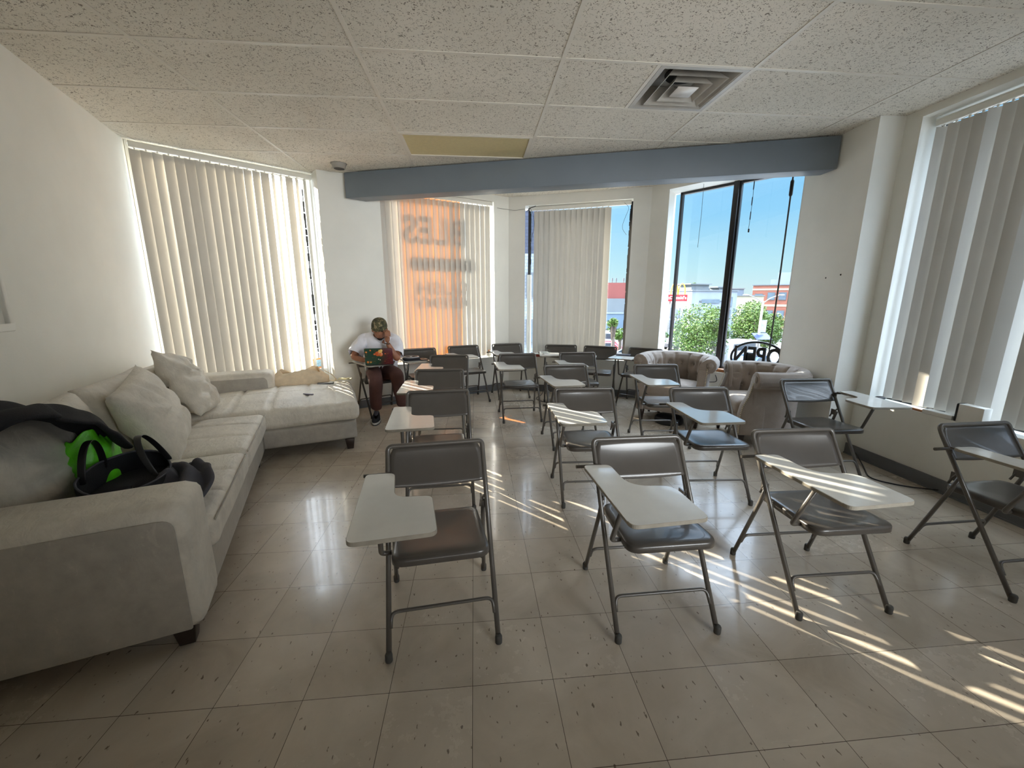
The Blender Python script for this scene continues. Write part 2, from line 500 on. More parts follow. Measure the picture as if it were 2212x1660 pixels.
wall('wall_right', PQ, RB, (3.70, 3.30), (3.70, -2.5), [(0.13, 2.65, .55, 2.775)])
wall('wall_behind', RB, L0, (3.42, -2.75), (-0.9, -2.75), [])

# floor (tiles of one foot; the object's axes are the tile joints)
ROOM = [(-0.95, -2.7), (3.65, -2.7), (3.65, 3.3), (3.65, 3.9), (2.52, 5.78), (0.49, 6.55), (-2.03, 5.50), (-3.4, 4.5)]
FO = (-0.6133 - 12 * .3048, 1.5253 - 18 * .3048); FR = 0.0068
fp = [rot((p[0] - FO[0], p[1] - FO[1]), -FR) for p in ROOM]
fm = MB(); fm.prism(fp, -0.12, 0.0)
fl = struct(fm.build('floor', floor_mat())); fl.location = (FO[0], FO[1], 0); fl.rotation_euler = (0, 0, FR)

# suspended ceiling: 4 ft x 2 ft cells on a T-bar grid
CX, CY, GX, GY = -1.893, 2.7642, 1.2192, 0.6096
def clip_poly(poly, clip):
    for i in range(len(clip)):
        a, b = clip[i], clip[(i + 1) % len(clip)]
        outp = []
        for k in range(len(poly)):
            p, q = poly[k], poly[(k + 1) % len(poly)]
            sp_ = (b[0] - a[0]) * (p[1] - a[1]) - (b[1] - a[1]) * (p[0] - a[0])
            sq_ = (b[0] - a[0]) * (q[1] - a[1]) - (b[1] - a[1]) * (q[0] - a[0])
            if sp_ >= 0: outp.append(p)
            if (sp_ >= 0) != (sq_ >= 0):
                t = sp_ / (sp_ - sq_); outp.append(V2(p, q, t))
        poly = outp
        if not poly: return []
    return poly
HOLES = {(2.5, 0), (1, 2), (1.5, 2)}      # vent cell, light fitting cell (half-cell columns)
cm = MB()
for j in range(-10, 8):
    for i2 in range(-6, 14):
        i = i2 / 2
        if (i, j) in HOLES: continue
        x0, x1, y0, y1 = CX + i * GX, CX + (i + .5) * GX, CY + j * GY, CY + (j + 1) * GY
        pl_ = clip_poly([(x0, y0), (x1, y0), (x1, y1), (x0, y1)], ROOM)
        if len(pl_) >= 3: cm.prism(pl_, CEIL, CEIL + .02)
STAINS = [(2.45, 3.30, .10, 1.0), (-0.78, 2.93 + .22, .12, 1.6), (-1.42, 3.92, .09, 1.2), (-1.0, 3.25, .07, 1)]
ce = struct(cm.build('ceiling', ceiling_mat(STAINS)))
gm = MB(); hw = .0125
for i in range(-3, 7):
    x = CX + i * GX
    q = clip_poly([(x - hw, -2.7), (x + hw, -2.7), (x + hw, 7), (x - hw, 7)], ROOM)
    if q: gm.prism(q, CEIL - .004, CEIL + .03)
for j in range(-10, 8):
    y = CY + j * GY
    q = clip_poly([(-4, y - hw), (5, y - hw), (5, y + hw), (-4, y + hw)], ROOM)
    if q: gm.prism(q, CEIL - .0035, CEIL + .028)
q = (CX + 2.5 * GX, CY)
gm.box(q[0] - hw, q[0] + hw, q[1], q[1] + GY, CEIL - .003, CEIL + .03)
gr = gm.build('ceiling_grid', M['grid'], ce)
# roof slab over the suspended ceiling (closes the plenum)
rf = MB(); rf.prism([(-1.0, -2.75), (3.7, -2.75), (3.75, 3.9), (2.6, 5.85), (0.49, 6.62), (-2.05, 5.52), (-3.45, 4.5)], CEIL + .33, CEIL + .45)
struct(rf.build('roof_slab', M['asphalt']))
pr_ = [(-1.0, -2.75), (3.7, -2.75), (3.75, 3.9), (2.6, 5.85), (0.49, 6.62), (-2.05, 5.52), (-3.45, 4.5)]
up = MB()
for i in range(len(pr_)):
    a, b = pr_[i], pr_[(i + 1) % len(pr_)]
    n_ = nrm(b, a)
    up.prism([a, b, off(b, n_, .05), off(a, n_, .05)], CEIL, CEIL + .34)
struct(up.build('wall_parapet', M['paint']))

# boxed beam across the bay
bmb = MB(); bmb.prism([(-1.495, 5.198), (3.226, 3.676), (3.24, 3.87), (-1.31, 5.36)], 2.545, CEIL - .012)
struct(bmb.build('trim_1', M['beam'], bevel=.004))

# skirting
def skirting(name, a, b, flip=1):
    n = nrm(a, b); mb = MB()
    mb.prism([a, b, off(b, n, -.012 * flip), off(a, n, -.012 * flip)], 0, .10)
    mb.prism([off(a, n, -.012 * flip), off(b, n, -.012 * flip), off(b, n, -.02 * flip), off(a, n, -.02 * flip)], 0, .012)
    return struct(mb.build(name, M['skirting']))
skirting('baseboard_back', PC, BA); skirting('baseboard_bay', BA, BC); skirting('baseboard_bay_right', BC, P4)
skirting('baseboard_right', PQ, RB); skirting('baseboard_left', L0, W1A); skirting('baseboard_pillar', P4, PP)

# ------------------------------------------------------------------ windows
def window(name, a, b, nout, d, t0, t1, z0, z1, mull=(), m=None, fw=.035, fd=.05):
    L = math.hypot(b[0] - a[0], b[1] - a[1]); u = ((b[0] - a[0]) / L, (b[1] - a[1]) / L)
    mx = Matrix(((u[0], nout[0], 0, a[0] + nout[0] * d), (u[1], nout[1], 0, a[1] + nout[1] * d), (0, 0, 1, 0), (0, 0, 0, 1)))
    fr = MB()
    fr.box(t0, t1, 0, fd, z0, z0 + fw, mx); fr.box(t0, t1, 0, fd, z1 - fw, z1, mx)
    fr.box(t0, t0 + fw, 0, fd, z0, z1, mx); fr.box(t1 - fw, t1, 0, fd, z0, z1, mx)
    o = struct(fr.build(name, m or M['black_metal']))
    for k, (tm, wd) in enumerate(mull):
        mb = MB(); mb.box(tm - wd / 2, tm + wd / 2, -.03, fd, z0, z1, mx)
        mb.box(tm + wd / 2, tm + wd / 2 + .02, .0, fd, z0, z1, mx)
        mb.build('mullion', m or M['black_metal'], o, bevel=.004)
    gb = MB(); gb.box(t0 + fw * .5, t1 - fw * .5, fd * .5, fd * .5 + .005, z0 + fw * .5, z1 - fw * .5, mx)
    gb.build('glass_pane', M['glass'], o)
    return o, mx
w1, mx1 = window('window_1', W1A, W1B, n1, .13, .02, 1.585, .52, H1, m=M['white_trim'], fw=.022)
w2, mx2 = window('window_2', PC, BA, n2, .12, .69, 2.28, .53, 2.745, m=M['white_trim'])
w3, mx3 = window('window_3', BA, BC, n3, .17, .25, 1.735, .53, 2.70)
w4, mx4 = window('window_4', BC, P4, n4, .27, .25, L4 - .005, .53, 2.75, mull=[(0.95, .06)], fw=.03)
nR = (1, 0)
w5, mx5 = window('window_5', PQ, RB, nR, .17, .13, 2.65, .55, 2.775, mull=[(1.9, .05)])
# crumbling black sealing tape beside the glass
def sealant(mx, t, z0, z1, wd, parent, seed):
    rr = random.Random(seed); mb = MB(); z = z0
    while z < z1:
        h = rr.uniform(.02, .09); k = rr.uniform(.4, 1.2) * wd
        mb.box(t - k, t + k * rr.uniform(.5, 1.1), -.012, .0, z, min(z1, z + h + .005), mx)
        z += h * rr.choice((1, 1, 1, 1.25))
    mb.build('sealing_tape', M['black'], parent)
sealant(mx1, 1.535, .6, 2.68, .012, w1, 3)
sealant(mx3, 1.70, .55, 2.6, .008, w3, 5)
sealant(mx3, .29, 1.9, 2.62, .012, w3, 6)
# outward swinging white casement stile in the bay window
mb = MB(); mb.box(.255, .31, -.06, 0.0, .55, 1.75, mx3); mb.build('casement_stile', M['white_trim'], w3, bevel=.004)

# ------------------------------------------------------------------ vertical blinds
def blind(a, b, nout, d, t0, t1, ztop, zbot, angs, label, pitch=.08, wv=.0889, headz=None, skip=(), group=None, rail0=None, rail1=None, seed=1, vm='vane', short={}):
    rr = random.Random(seed)
    L = math.hypot(b[0] - a[0], b[1] - a[1]); u = ((b[0] - a[0]) / L, (b[1] - a[1]) / L)
    o = empty('vertical_blind', (a[0] + nout[0] * d, a[1] + nout[1] * d, 0), math.atan2(u[1], u[0]), label, 'window blind', group)
    r0 = t0 - .02 if rail0 is None else rail0; r1 = t1 + .02 if rail1 is None else rail1
    hr = MB(); hr.box(r0, r1, -.022, .022, ztop, ztop + .042); hr.box(r0, r1, -.026, .026, ztop + .042, ztop + .05)
    hr.build('headrail', M['white_trim'], o, bevel=.003)
    k = 0; t = t0
    while t <= t1 + 1e-6:
        ang = angs(k, t)
        if k not in skip:
            zb = zbot + rr.uniform(-.006, .006) + short.get(k, 0)
            mb = MB(); c = .006
            sw = rr.uniform(-.012, .012)
            def fn(p, q, ang=ang, zb=zb, sw=sw, t=t):
                x = (p - .5) * wv; y = c * (1 - 4 * (p - .5) ** 2)
                aa = ang + sw * (1 - q) * 3
                X, Y = rot((x, y), aa)
                return (t + X, Y, zb + (ztop - .012 - zb) * q)
            mb.grid(fn, 4, 6)
            vn = mb.build('vane', M[vm if not callable(vm) else vm(k)], o)
            cl = MB(); cl.box(t - .006, t + .006, -.004, .004, ztop - .016, ztop + .001)
            cl.build('carrier_clip', M['white_plastic'], vn)
        t += pitch; k += 1
    ch = MB(); n_ = int((t1 - t0) / pitch)
    pts = []
    for i in range(n_ * 4 + 1):
        tt = t0 + (t1 - t0) * i / (n_ * 4); pts.append((tt, -.03, ztop - .012 - .006 * abs(math.sin(i * PI / 4))))
    ch.tube(pts, .0022, 5); ch.build('bead_chain', M['white_plastic'], o)
    return o
rb = random.Random(11)
A1 = [rb.uniform(.19, .27) for _ in range(40)]
A1[2] = .42; A1[5] = .08; A1[11] = .38; A1[12] = .40; A1[14] = 1.0; A1[15] = 1.0; A1[16] = .35; A1[17] = .95; A1[18] = .95
B1L = (-3.152, 4.331); B1R = (-1.9, 5.316)
blind(B1L, B1R, n1, -.012, .055, 1.505, CEIL - .075, .45, lambda k, t: A1[k], 'closed vertical blind behind the pale sofa, beside the left wall', pitch=.0805, rail0=.015, rail1=1.58, seed=2)
A2 = [rb.uniform(.215, .275) for _ in range(40)]
blind(PC, BA, n2, .04, .72, 2.24, 2.69, .55, lambda k, t: A2[k], 'vertical blind with an orange sign glowing through it, behind the seated person', pitch=.0775, rail0=.70, rail1=2.27, seed=3, vm=lambda k: 'vane_thin' if 2 <= k <= 11 else 'vane', short={6: .13})
A3 = [rb.uniform(.40, .48) for _ in range(40)]
blind(BA, BC, n3, .105, .40, 1.42, 2.645, .55, lambda k, t: A3[k], 'half drawn vertical blind in the middle of the bay, glass bare at both sides', pitch=.0775, rail0=.29, rail1=1.71, seed=4)
A5 = [rb.uniform(.30, .50) for _ in range(50)]
for k in (0, 4, 8): A5[k] = .9
A5[9] = 1.35; A5[10] = 0.3
blind(PQ, RB, nR, .115, .20, 2.55, 2.70, .57, lambda k, t: A5[k], 'vertical blind on the right wall with one vane turned open', pitch=.0805, rail0=.15, rail1=2.6, seed=5)
# bare headrail left in the right bay window, with loose cords
cords = [(.50, 2.74, 2.05, .0015), (1.16, 2.74, 2.2, .0015)]
# ------------------------------------------------------------------ folding chairs with a writing tablet
def fillet(pts, r, n=5):
    """round the corners of a polyline"""
    P = [Vector(p) for p in pts]; outp = [P[0]]
    for i in range(1, len(P) - 1):
        a = (P[i - 1] - P[i]); b = (P[i + 1] - P[i])
        d = min(r, a.length * .48, b.length * .48)
        p0 = P[i] + a.normalized() * d; p1 = P[i] + b.normalized() * d
        for k in range(n + 1):
            t = k / n
            outp.append(p0 * (1 - t) ** 2 + P[i] * 2 * t * (1 - t) + p1 * t * t)
    outp.append(P[-1])
    return outp
def round_poly(pts, rs, n=5):
    res = []; m = len(pts)
    for i in range(m):
        p = Vector(pts[i]).to_2d(); a = Vector(pts[i - 1]).to_2d() - p; b = Vector(pts[(i + 1) % m]).to_2d() - p
        r = rs[i]
        d = min(r, a.length * .48, b.length * .48)
        p0 = p + a.normalized() * d; p1 = p + b.normalized() * d
        for k in range(n + 1):
            t = k / n; q = p0 * (1 - t) ** 2 + p * 2 * t * (1 - t) + p1 * t * t
            res.append((q.x, q.y))
    return res
SLOPE = -0.424 / 0.672
def up_y(z): return SLOPE * z if z < .70 else SLOPE * .70 + (z - .70) * -.42
def make_chair(mirror, tight):
    s = -1 if mirror else 1
    o = bpy.data.objects.new('tablet_arm_chair', None); C.objects.link(o); o.empty_display_size = .1
    # bent tube: front legs and back hoop in one piece
    W = .222; zt = .738
    pts = [(-W, up_y(.01), .0), (-W, up_y(.64), .64), (-W, up_y(.69), .69), (-W, up_y(zt), zt), (W, up_y(zt), zt), (W, up_y(.69), .69), (W, up_y(.64), .64), (W, up_y(.01), .0)]
    path = fillet(pts, .085, 7)
    mb = MB(); mb.tube(path, .0112, 10); fr = mb.build('frame_tube', M['chair'], o)
    # rear legs with bowed foot rail, front foot rail
    for sx in (-1, 1):
        lg = MB(); lg.tube([(sx * .224, -.483, 0.005), (sx * .207, -.352, .40), (sx * .206, -.325, .49)], .0105, 10)
        l_ = lg.build('rear_leg', M['chair'], o)
        ft = MB(); ft.lathe([(.0135, 0), (.0145, .004), (.0145, .03), (.012, .036)], 12, Matrix.Translation((sx * .224, -.483, 0)))
        ft.build('rubber_foot', M['rubber'], l_)
        ft = MB(); ft.lathe([(.014, 0), (.015, .004), (.015, .03), (.0125, .036)], 12, Matrix.Translation((sx * W, up_y(.012), 0)))
        ft.build('rubber_foot', M['rubber'], fr)
        br = MB()
        br.tube([(sx * .212, up_y(.515), .515), (sx * .200, -.36, .475), (sx * .198, -.375, .435)], .006, 6)
        br.box(min(sx * .196, sx * .203), max(sx * .196, sx * .203), -.37, -.325, .46, .505)
        br.build('folding_link', M['chair'], o)
    for yy, zz, wv, nm in ((up_y(.15), .15, W, 'front_rail'), (-.483 + .328 * .15, .15, .2185, 'rear_rail')):
        dz = .05; k = SLOPE if nm == 'front_rail' else .328
        rl = MB(); rl.tube(fillet([(-wv + .008, yy - k * dz, zz - dz), (-wv + .012, yy, zz), (wv - .012, yy, zz), (wv - .008, yy - k * dz, zz - dz)], .06, 6), .0075, 8)
        rl.build(nm, M['chair'], o)
    # pressed steel back panel, gently hollow
    def panel(u, v):
        x = (u - .5) * 2; z = .566 + v * (.728 - .566)
        low = .010 * x * x if v < .01 else 0
        zz = z + (low if v < .5 else 0)
        lim = 1.0
        if zz > .66: lim = 1 - .10 * ((zz - .66) / .07) ** 2.2
        return (x * (W - .003) * lim, up_y(zz) - .022 * (1 - x * x) * (.4 + .6 * math.sin(PI * v)) + .004, zz)
    pb = MB(); pb.grid(panel, 16, 8)
    bk = pb.build('back_panel', M['chair_panel'], o)
    sd = bk.modifiers.new('sheet', 'SOLIDIFY'); sd.thickness = .004; sd.offset = 0
    # pressed seat: rounded plan, hollow pan, turned-down rim
    ol = round_poly([(-.182, -.405), (.182, -.405), (.196, -.02), (-.196, -.02)], [.05, .05, .06, .06], 6)
    n = len(ol); cxs, cys = 0, -.212
    rings = []
    def ztop(x, y): return .425 + .012 * ((y + .405) / .385) - .012 * max(0, 1 - (x / .17) ** 2) * max(0, 1 - ((y + .23) / .17) ** 2) - .010 * max(0, (y + .09) / .07) ** 2 * 0
    for k, (sc_, dz) in enumerate(((0.0, 0), (.3, 0), (.6, 0), (.82, 0), (.93, 0), (.985, -.004), (1.0, -.012), (1.0, -.033), (.985, -.035), (.97, -.030), (.9, -.022), (0.0, -.026))):
        rings.append([(cxs + (p[0] - cxs) * sc_, cys + (p[1] - cys) * sc_, ztop(cxs + (p[0] - cxs) * sc_, cys + (p[1] - cys) * sc_) + dz) for p in ol])
    sb = MB(); vs = [p for r in rings for p in r]
    fs = [(k * n + i, k * n + (i + 1) % n, (k + 1) * n + (i + 1) % n, (k + 1) * n + i) for k in range(len(rings) - 1) for i in range(n)]
    sb.add(vs, [f[::-1] for f in fs], True)
    sb.build('seat', M['chair_panel'], o, weld=True)
    # writing tablet
    tp = round_poly([(s * .305, -.318), (s * .182, -.312), (s * .168, -.085), (s * .025, -.070), (s * .012, .190), (s * .300, .200)] if tight else [(s * .310, -.318), (s * .185, -.312), (s * .178, -.095), (s * .0, -.080), (s * -.008, .175), (s * .290, .195)], [.025, .03, .05, .03, .03, .035] if tight else [.025, .03, .11, .06, .035, .035], 7)
    if s < 0: tp = tp[::-1]
    tm = MB(); tm.prism(tp, .652, .668)
    tb = tm.build('writing_tablet', M['tablet'], o)
    tb.data.materials.append(M['tablet_edge'])
    for p in tb.data.polygons:
        if abs(p.normal.z) < .5 or p.normal.z < -.5: p.material_index = 1
    bv = tb.modifiers.new('bevel', 'BEVEL'); bv.width = .002; bv.segments = 1; bv.limit_method = 'ANGLE'; bv.angle_limit = .9
    bm_ = MB(); bm_.box(min(s * .09, s * .27), max(s * .09, s * .27), -.02, .10, .640, .652); bm_.build('mounting_plate', M['black_metal'], tb)
    sp_ = MB(); sp_.tube(fillet([(s * .196, -.115, .412), (s * .236, -.112, .412), (s * .225, -.02, .642)], .045, 6), .0105, 10)
    sp_.build('tablet_post', M['chair'], o)
    rd = MB(); rd.tube([(s * .205, up_y(.636) + .022, .634), (s * .325, up_y(.636) + .022, .634)], .0085, 8)
    rd.tube([(s * .222, up_y(.60), .60), (s * .226, up_y(.636) + .02, .632)], .009, 8)
    rd.box(min(s * .21, s * .26), max(s * .21, s * .26), -.36, -.26, .643, .652)
    rd.build('pivot_rod', M['chair'], o)
    return o
CHAIR_POS = [
 ('A', -0.151, 1.403, 0.12, 0, 'nearest folding chair, front row left, right beside the near sofa end'),
 ('B', 0.792, 1.394, 0.026, 0, 'front row folding chair second from the sofa, unlit by the sun'),
 ('C', 1.647, 1.442, 0.003, 0, 'front row folding chair third from the sofa, sun stripes across seat and tablet'),
 ('D', 2.752, 1.464, 0.032, 0, 'folding chair cut by the right edge of the photo, near the right wall'),
 ('E', -0.262, 2.507, 0.077, 0, 'folding chair directly behind the nearest front row chair'),
 ('F', -0.359, 3.417, 0.016, 0, 'third folding chair in the column beside the sofa, thin sun line across its tablet'),
 ('G', -0.356, 4.385, -0.04, 0, 'fourth folding chair in the column beside the sofa, before the chair with headphones'),
 ('H', -0.628, 5.075, 0.353, 0, 'back row folding chair holding headphones and a phone on its tablet'),
 ('P', -1.078, 4.880, 0.60, 0, 'folding chair the person with the laptop is sitting on'),
 ('I', -0.047, 5.370, 0.349, 0, 'empty back row folding chair, second from the seated person, seat turned to the right'),
 ('J', 0.517, 5.560, 0.176, 0, 'back row folding chair right against the bay corner pier'),
 ('K', 0.510, 4.457, 0.054, 0, 'folding chair before the bay corner pier with its legs in full view'),
 ('L', 0.928, 3.580, 0.075, 0, 'folding chair second behind the middle front chair in the centre column'),
 ('M', 0.794, 2.499, -0.026, 0, 'folding chair behind the middle front chair, sunlit bands on its tablet and seat'),
 ('N', 1.233, 4.518, -0.035, 0, 'folding chair before the middle bay window, third behind the middle front chair'),
 ('O', 1.132, 5.335, -0.177, 0, 'back row folding chair under the middle bay window with papers on its tablet'),
 ('Q', 1.555, 5.160, -0.404, 0, 'back row folding chair under the right end of the middle bay window'),
 ('R', 1.990, 4.945, -0.68, 0, 'back row folding chair turned left, partly hidden by the rear armchair'),
 ('S', 1.792, 3.524, -0.078, 0, 'folding chair in front of the rear tufted armchair'),
 ('U', 1.662, 2.443, -0.054, 0, 'folding chair with bluish shining tablet, before the near tufted armchair'),
 ('V', 2.765, 2.690, -0.02, 1, 'folding chair by the right wall, its tablet reversed towards the window sill'),
]
CHAIR_KIND = {k: make_chair(*k) for k in ((False, False), (False, True), (True, False))}
used = set()
TIGHT = set('AEFGJK')
CH = {}
for key, x, y, h, mir, lab in CHAIR_POS:
    kd = (bool(mir), key in TIGHT)
    o = CHAIR_KIND[kd] if kd not in used else copy_tree(CHAIR_KIND[kd])
    used.add(kd)
    o.location = (x, y, 0); o.rotation_euler = (0, 0, h + PI)
    tag(o, lab, 'chair', 'folding chairs with writing tablets')
    CH[key] = o
def on_chair(key, p):
    """a point given as (right, forward, up) of a chair, in the room"""
    for k, x, y, h, mir, lab in CHAIR_POS:
        if k == key:
            q = rot((p[0], p[1]), h + PI)
            return Vector((x + q[0], y + q[1], p[2]))
# ------------------------------------------------------------------ upholstery helpers
def upholstery(name, col, bump=.25):
    m = bpy.data.materials.new(name); N = NT(m)
    v = N.coord()
    a = N.noise(v, 3.0, 5, .6, .4); b = N.noise(v, 16, 4, .65)
    dark = tuple(c * .72 for c in col[:3]) + (1,); lite = tuple(min(1, c * 1.18) for c in col[:3]) + (1,)
    c1 = N.ramp(a, [(.28, dark), (.5, col), (.75, lite)])
    c2 = mixc(N, .35, c1, N.ramp(b, [(.3, dark), (.7, lite)]))
    # pale scuffs where the bonded leather has rubbed
    mp = N.coord((1, 2.2, 1), (0, 0, .5))
    sc_ = N.ramp(N.noise(mp, 9, 6, .7, 1.0), [(.60, g(0)), (.72, g(1))])
    c3 = mixc(N, N.math('MULTIPLY', sc_, .22), c2, srgb(222, 210, 196))
    N.l(c3, N.b.inputs['Base Color'])
    N.b.inputs['Roughness'].default_value = .55
    N.b.inputs['Sheen Weight'].default_value = .15
    h = N.math('ADD', N.math('MULTIPLY', N.noise(N.coord((1, 1.8, 1)), 11, 3, .6, 1.2), .8), N.math('MULTIPLY', N.noise(v, 90, 3), .12))
    N.bump(h, bump, .03)
    return m
M['sofa'] = upholstery('worn_pale_suede', srgb(212, 205, 192))
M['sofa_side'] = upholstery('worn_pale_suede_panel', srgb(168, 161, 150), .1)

def soft_box(x0, x1, y0, y1, z0, z1, r, crown=0.0, sag=None, nx=22, ny=22, nz=6, wob=.0, seed=0.0, quilt=None):
    """a rounded, slightly swollen box; crown lifts the middle of the top"""
    bm = bmesh.new()
    bmesh.ops.create_cube(bm, size=2.0)
    bmesh.ops.subdivide_edges(bm, edges=bm.edges[:], cuts=max(nx, 2), use_grid_fill=True)
    cx_, cy_, cz_ = (x0 + x1) / 2, (y0 + y1) / 2, (z0 + z1) / 2
    hx, hy, hz = (x1 - x0) / 2, (y1 - y0) / 2, (z1 - z0) / 2
    for v in bm.verts:
        p = Vector((v.co.x * hx, v.co.y * hy, v.co.z * hz))
        # denser rows near the edges
        inner = Vector((max(-hx + r, min(hx - r, p.x)), max(-hy + r, min(hy - r, p.y)), max(-hz + r, min(hz - r, p.z))))
        d = p - inner
        if d.length > 1e-6:
            p = inner + d.normalized() * min(r, max(abs(d.x), abs(d.y), abs(d.z)))
        u, w_ = p.x / hx, p.y / hy
        k = max(0, (1 - u * u)) * max(0, (1 - w_ * w_))
        if p.z > 0: p.z += crown * (k ** .6) * (p.z / hz)
        if quilt and p.z > 0:
            for (ax, pos, dep) in quilt:
                q = (p.x if ax == 0 else p.y) - pos
                p.z -= dep * math.exp(-(q / .013) ** 2) * (p.z / hz)
        if wob:
            nz_ = noise.noise_vector(Vector((p.x * 4 + seed, p.y * 4, p.z * 4)))
            p += nz_ * wob
        v.co = p + Vector((cx_, cy_, cz_))
    me = bpy.data.meshes.new('soft'); bm.to_mesh(me); bm.free()
    for p in me.polygons: p.use_smooth = True
    return me
def mesh_obj(name, me, m, parent=None):
    me.name = name; me.materials.clear(); me.materials.append(m)
    o = bpy.data.objects.new(name, me); C.objects.link(o)
    if parent is not None: o.parent = parent
    return o
def pillow(w_, h, t, seed, pinch=.10, nu=26, wr=.012):
    """a stuffed cushion in the local x-z plane, thickness along y, with soft creases running from the corners"""
    mb = MB()
    def side(sgn):
        def fn(u, v):
            a, b = u * 2 - 1, v * 2 - 1
            ex = (1 - abs(a) ** 2.6); ez = (1 - abs(b) ** 2.6)
            puff = max(0, ex * ez) ** .48
            x = a * w_ / 2 * (1 - pinch * (1 - b * b) * abs(a)); z = b * h / 2 * (1 - pinch * (1 - a * a) * abs(b))
            ang = math.atan2(b, a); rad = math.hypot(a, b)
            cr = math.sin(ang * 9 + seed + 2.5 * noise.noise(Vector((a * 2, b * 2, seed)))) * wr * rad * (1.4 - min(1.4, rad)) * 2.0
            cr += wr * 1.3 * noise.noise(Vector((a * 2.2 + seed, b * 3.2, sgn)))
            y = sgn * (puff * t / 2 + cr * puff)
            return (x, y, z)
        return fn
    mb.grid(side(1), nu, nu, True); mb.grid(lambda u, v: side(-1)(1 - u, v), nu, nu, True)
    me = mb.mesh('pillow')
    bm = bmesh.new(); bm.from_mesh(me); bmesh.ops.remove_doubles(bm, verts=bm.verts, dist=1e-4); bmesh.ops.recalc_face_normals(bm, faces=bm.faces); bm.to_mesh(me); bm.free()
    return me

# ------------------------------------------------------------------ sectional sofa (local x along the wall, y towards the wall)
SRZ = math.atan2(.941, -.338)
SO = (-1.14, 1.50)
sofa = empty('sectional_sofa', (SO[0], SO[1], 0), SRZ, 'pale worn sectional sofa with a chaise end along the left wall', 'sofa')
def sofa_w(x, y, z):
    q = rot((x, y), SRZ); return Vector((SO[0] + q[0], SO[1] + q[1], z))
zb = .10
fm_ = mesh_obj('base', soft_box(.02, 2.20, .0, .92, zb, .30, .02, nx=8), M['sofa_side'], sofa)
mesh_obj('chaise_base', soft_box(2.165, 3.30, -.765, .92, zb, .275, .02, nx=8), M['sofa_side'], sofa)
mesh_obj('backrest', soft_box(.05, 3.28, .72, .93, .25, .77, .05, nx=14), M['sofa'], sofa)
def sofa_arm(x0, x1, y0, y1, z1, name):
    a = mesh_obj(name, soft_box(x0, x1, y0, y1, zb, z1, .055, nx=16, wob=.003), M['sofa'], sofa)
    return a
arm1 = sofa_arm(.0, .285, -.02, .92, .655, 'armrest')
pn = MB()
sq_ = round_poly([(.02, .115), (.88, .115), (.88, .600), (.02, .600)], [.01, .03, .03, .05], 5)
pn.prism([(p[0], p[1]) for p in sq_], -.004, .004, mtx=Matrix(((0, 0, 1, -.002), (1, 0, 0, 0), (0, 1, 0, 0), (0, 0, 0, 1))))
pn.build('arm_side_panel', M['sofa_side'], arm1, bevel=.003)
arm2 = sofa_arm(3.03, 3.30, -.02, .92, .655, 'armrest')
pn = MB(); pn.prism([(p[0], p[1] + .0) for p in round_poly([(.03, .42), (.88, .42), (.88, .60), (.03, .60)], [.02, .03, .03, .05], 5)], -.004, .004, mtx=Matrix(((0, 0, 1, 3.031), (1, 0, 0, 0), (0, 1, 0, 0), (0, 0, 0, 1))))
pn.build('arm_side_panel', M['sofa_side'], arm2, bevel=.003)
for k, (x0, x1) in enumerate(((.29, 1.21), (1.215, 2.155))):
    hw_ = (x1 - x0) / 2
    c_ = mesh_obj('seat_cushion', soft_box(x0, x1, -.035, .72, .28, .435, .05, crown=.025, wob=.006, seed=k * 5.3, nx=44, quilt=[(0, -.13, .015), (0, .16, .015), (1, .10, .010)]), M['sofa'], sofa)
    pp = MB()
    pp.tube(fillet([(x0 + .03, -.026, .415), (x0 + .03, -.03, .421), (x1 - .03, -.03, .421), (x1 - .03, -.02, .415)], .02, 4), .004, 6)
    pp.build('piping', M['sofa_side'], c_)
mesh_obj('chaise_cushion', soft_box(2.16, 3.34, -.80, .72, .275, .445, .06, crown=.045, wob=.008, seed=3.1, nx=56, quilt=[(1, -.56, .015), (1, -.30, .015), (1, -.02, .015), (1, .28, .015), (0, .02, .012)]), M['sofa'], sofa)
for x, y in ((.09, .07), (2.20, -.69), (3.22, -.69), (3.22, .84), (.09, .84), (2.05, .07)):
    lg = MB(); lg.add([(x - .028, y - .028, 0), (x + .028, y - .028, 0), (x + .028, y + .028, 0), (x - .028, y + .028, 0), (x - .042, y - .042, zb + .005), (x + .042, y - .042, zb + .005), (x + .042, y + .042, zb + .005), (x - .042, y + .042, zb + .005)],
        [(3, 2, 1, 0), (4, 5, 6, 7), (0, 1, 5, 4), (1, 2, 6, 5), (2, 3, 7, 6), (3, 0, 4, 7)])
    lg.build('leg', M['dark_wood'], sofa, bevel=.004)
# fixed back cushions lean on the backrest
def lean(o, x, y, z, tilt, rz=0.0, ry=0.0):
    o.matrix_local = Matrix.Translation((x, y, z)) @ Matrix.Rotation(rz, 4, 'Z') @ Matrix.Rotation(tilt, 4, 'X') @ Matrix.Rotation(ry, 4, 'Y')
bc1 = mesh_obj('back_cushion', pillow(.92, .56, .27, 1.7, .05, wr=.010), M['sofa'], sofa); lean(bc1, .76, .69, .64, -.22)
bc2 = mesh_obj('back_cushion', pillow(.90, .56, .27, 4.4, .05, wr=.010), M['sofa'], sofa); lean(bc2, 1.64, .69, .64, -.22)
bc3 = mesh_obj('back_cushion', pillow(.80, .54, .24, 2.9, .05, wr=.010), M['sofa'], sofa); lean(bc3, 2.50, .70, .62, -.2)

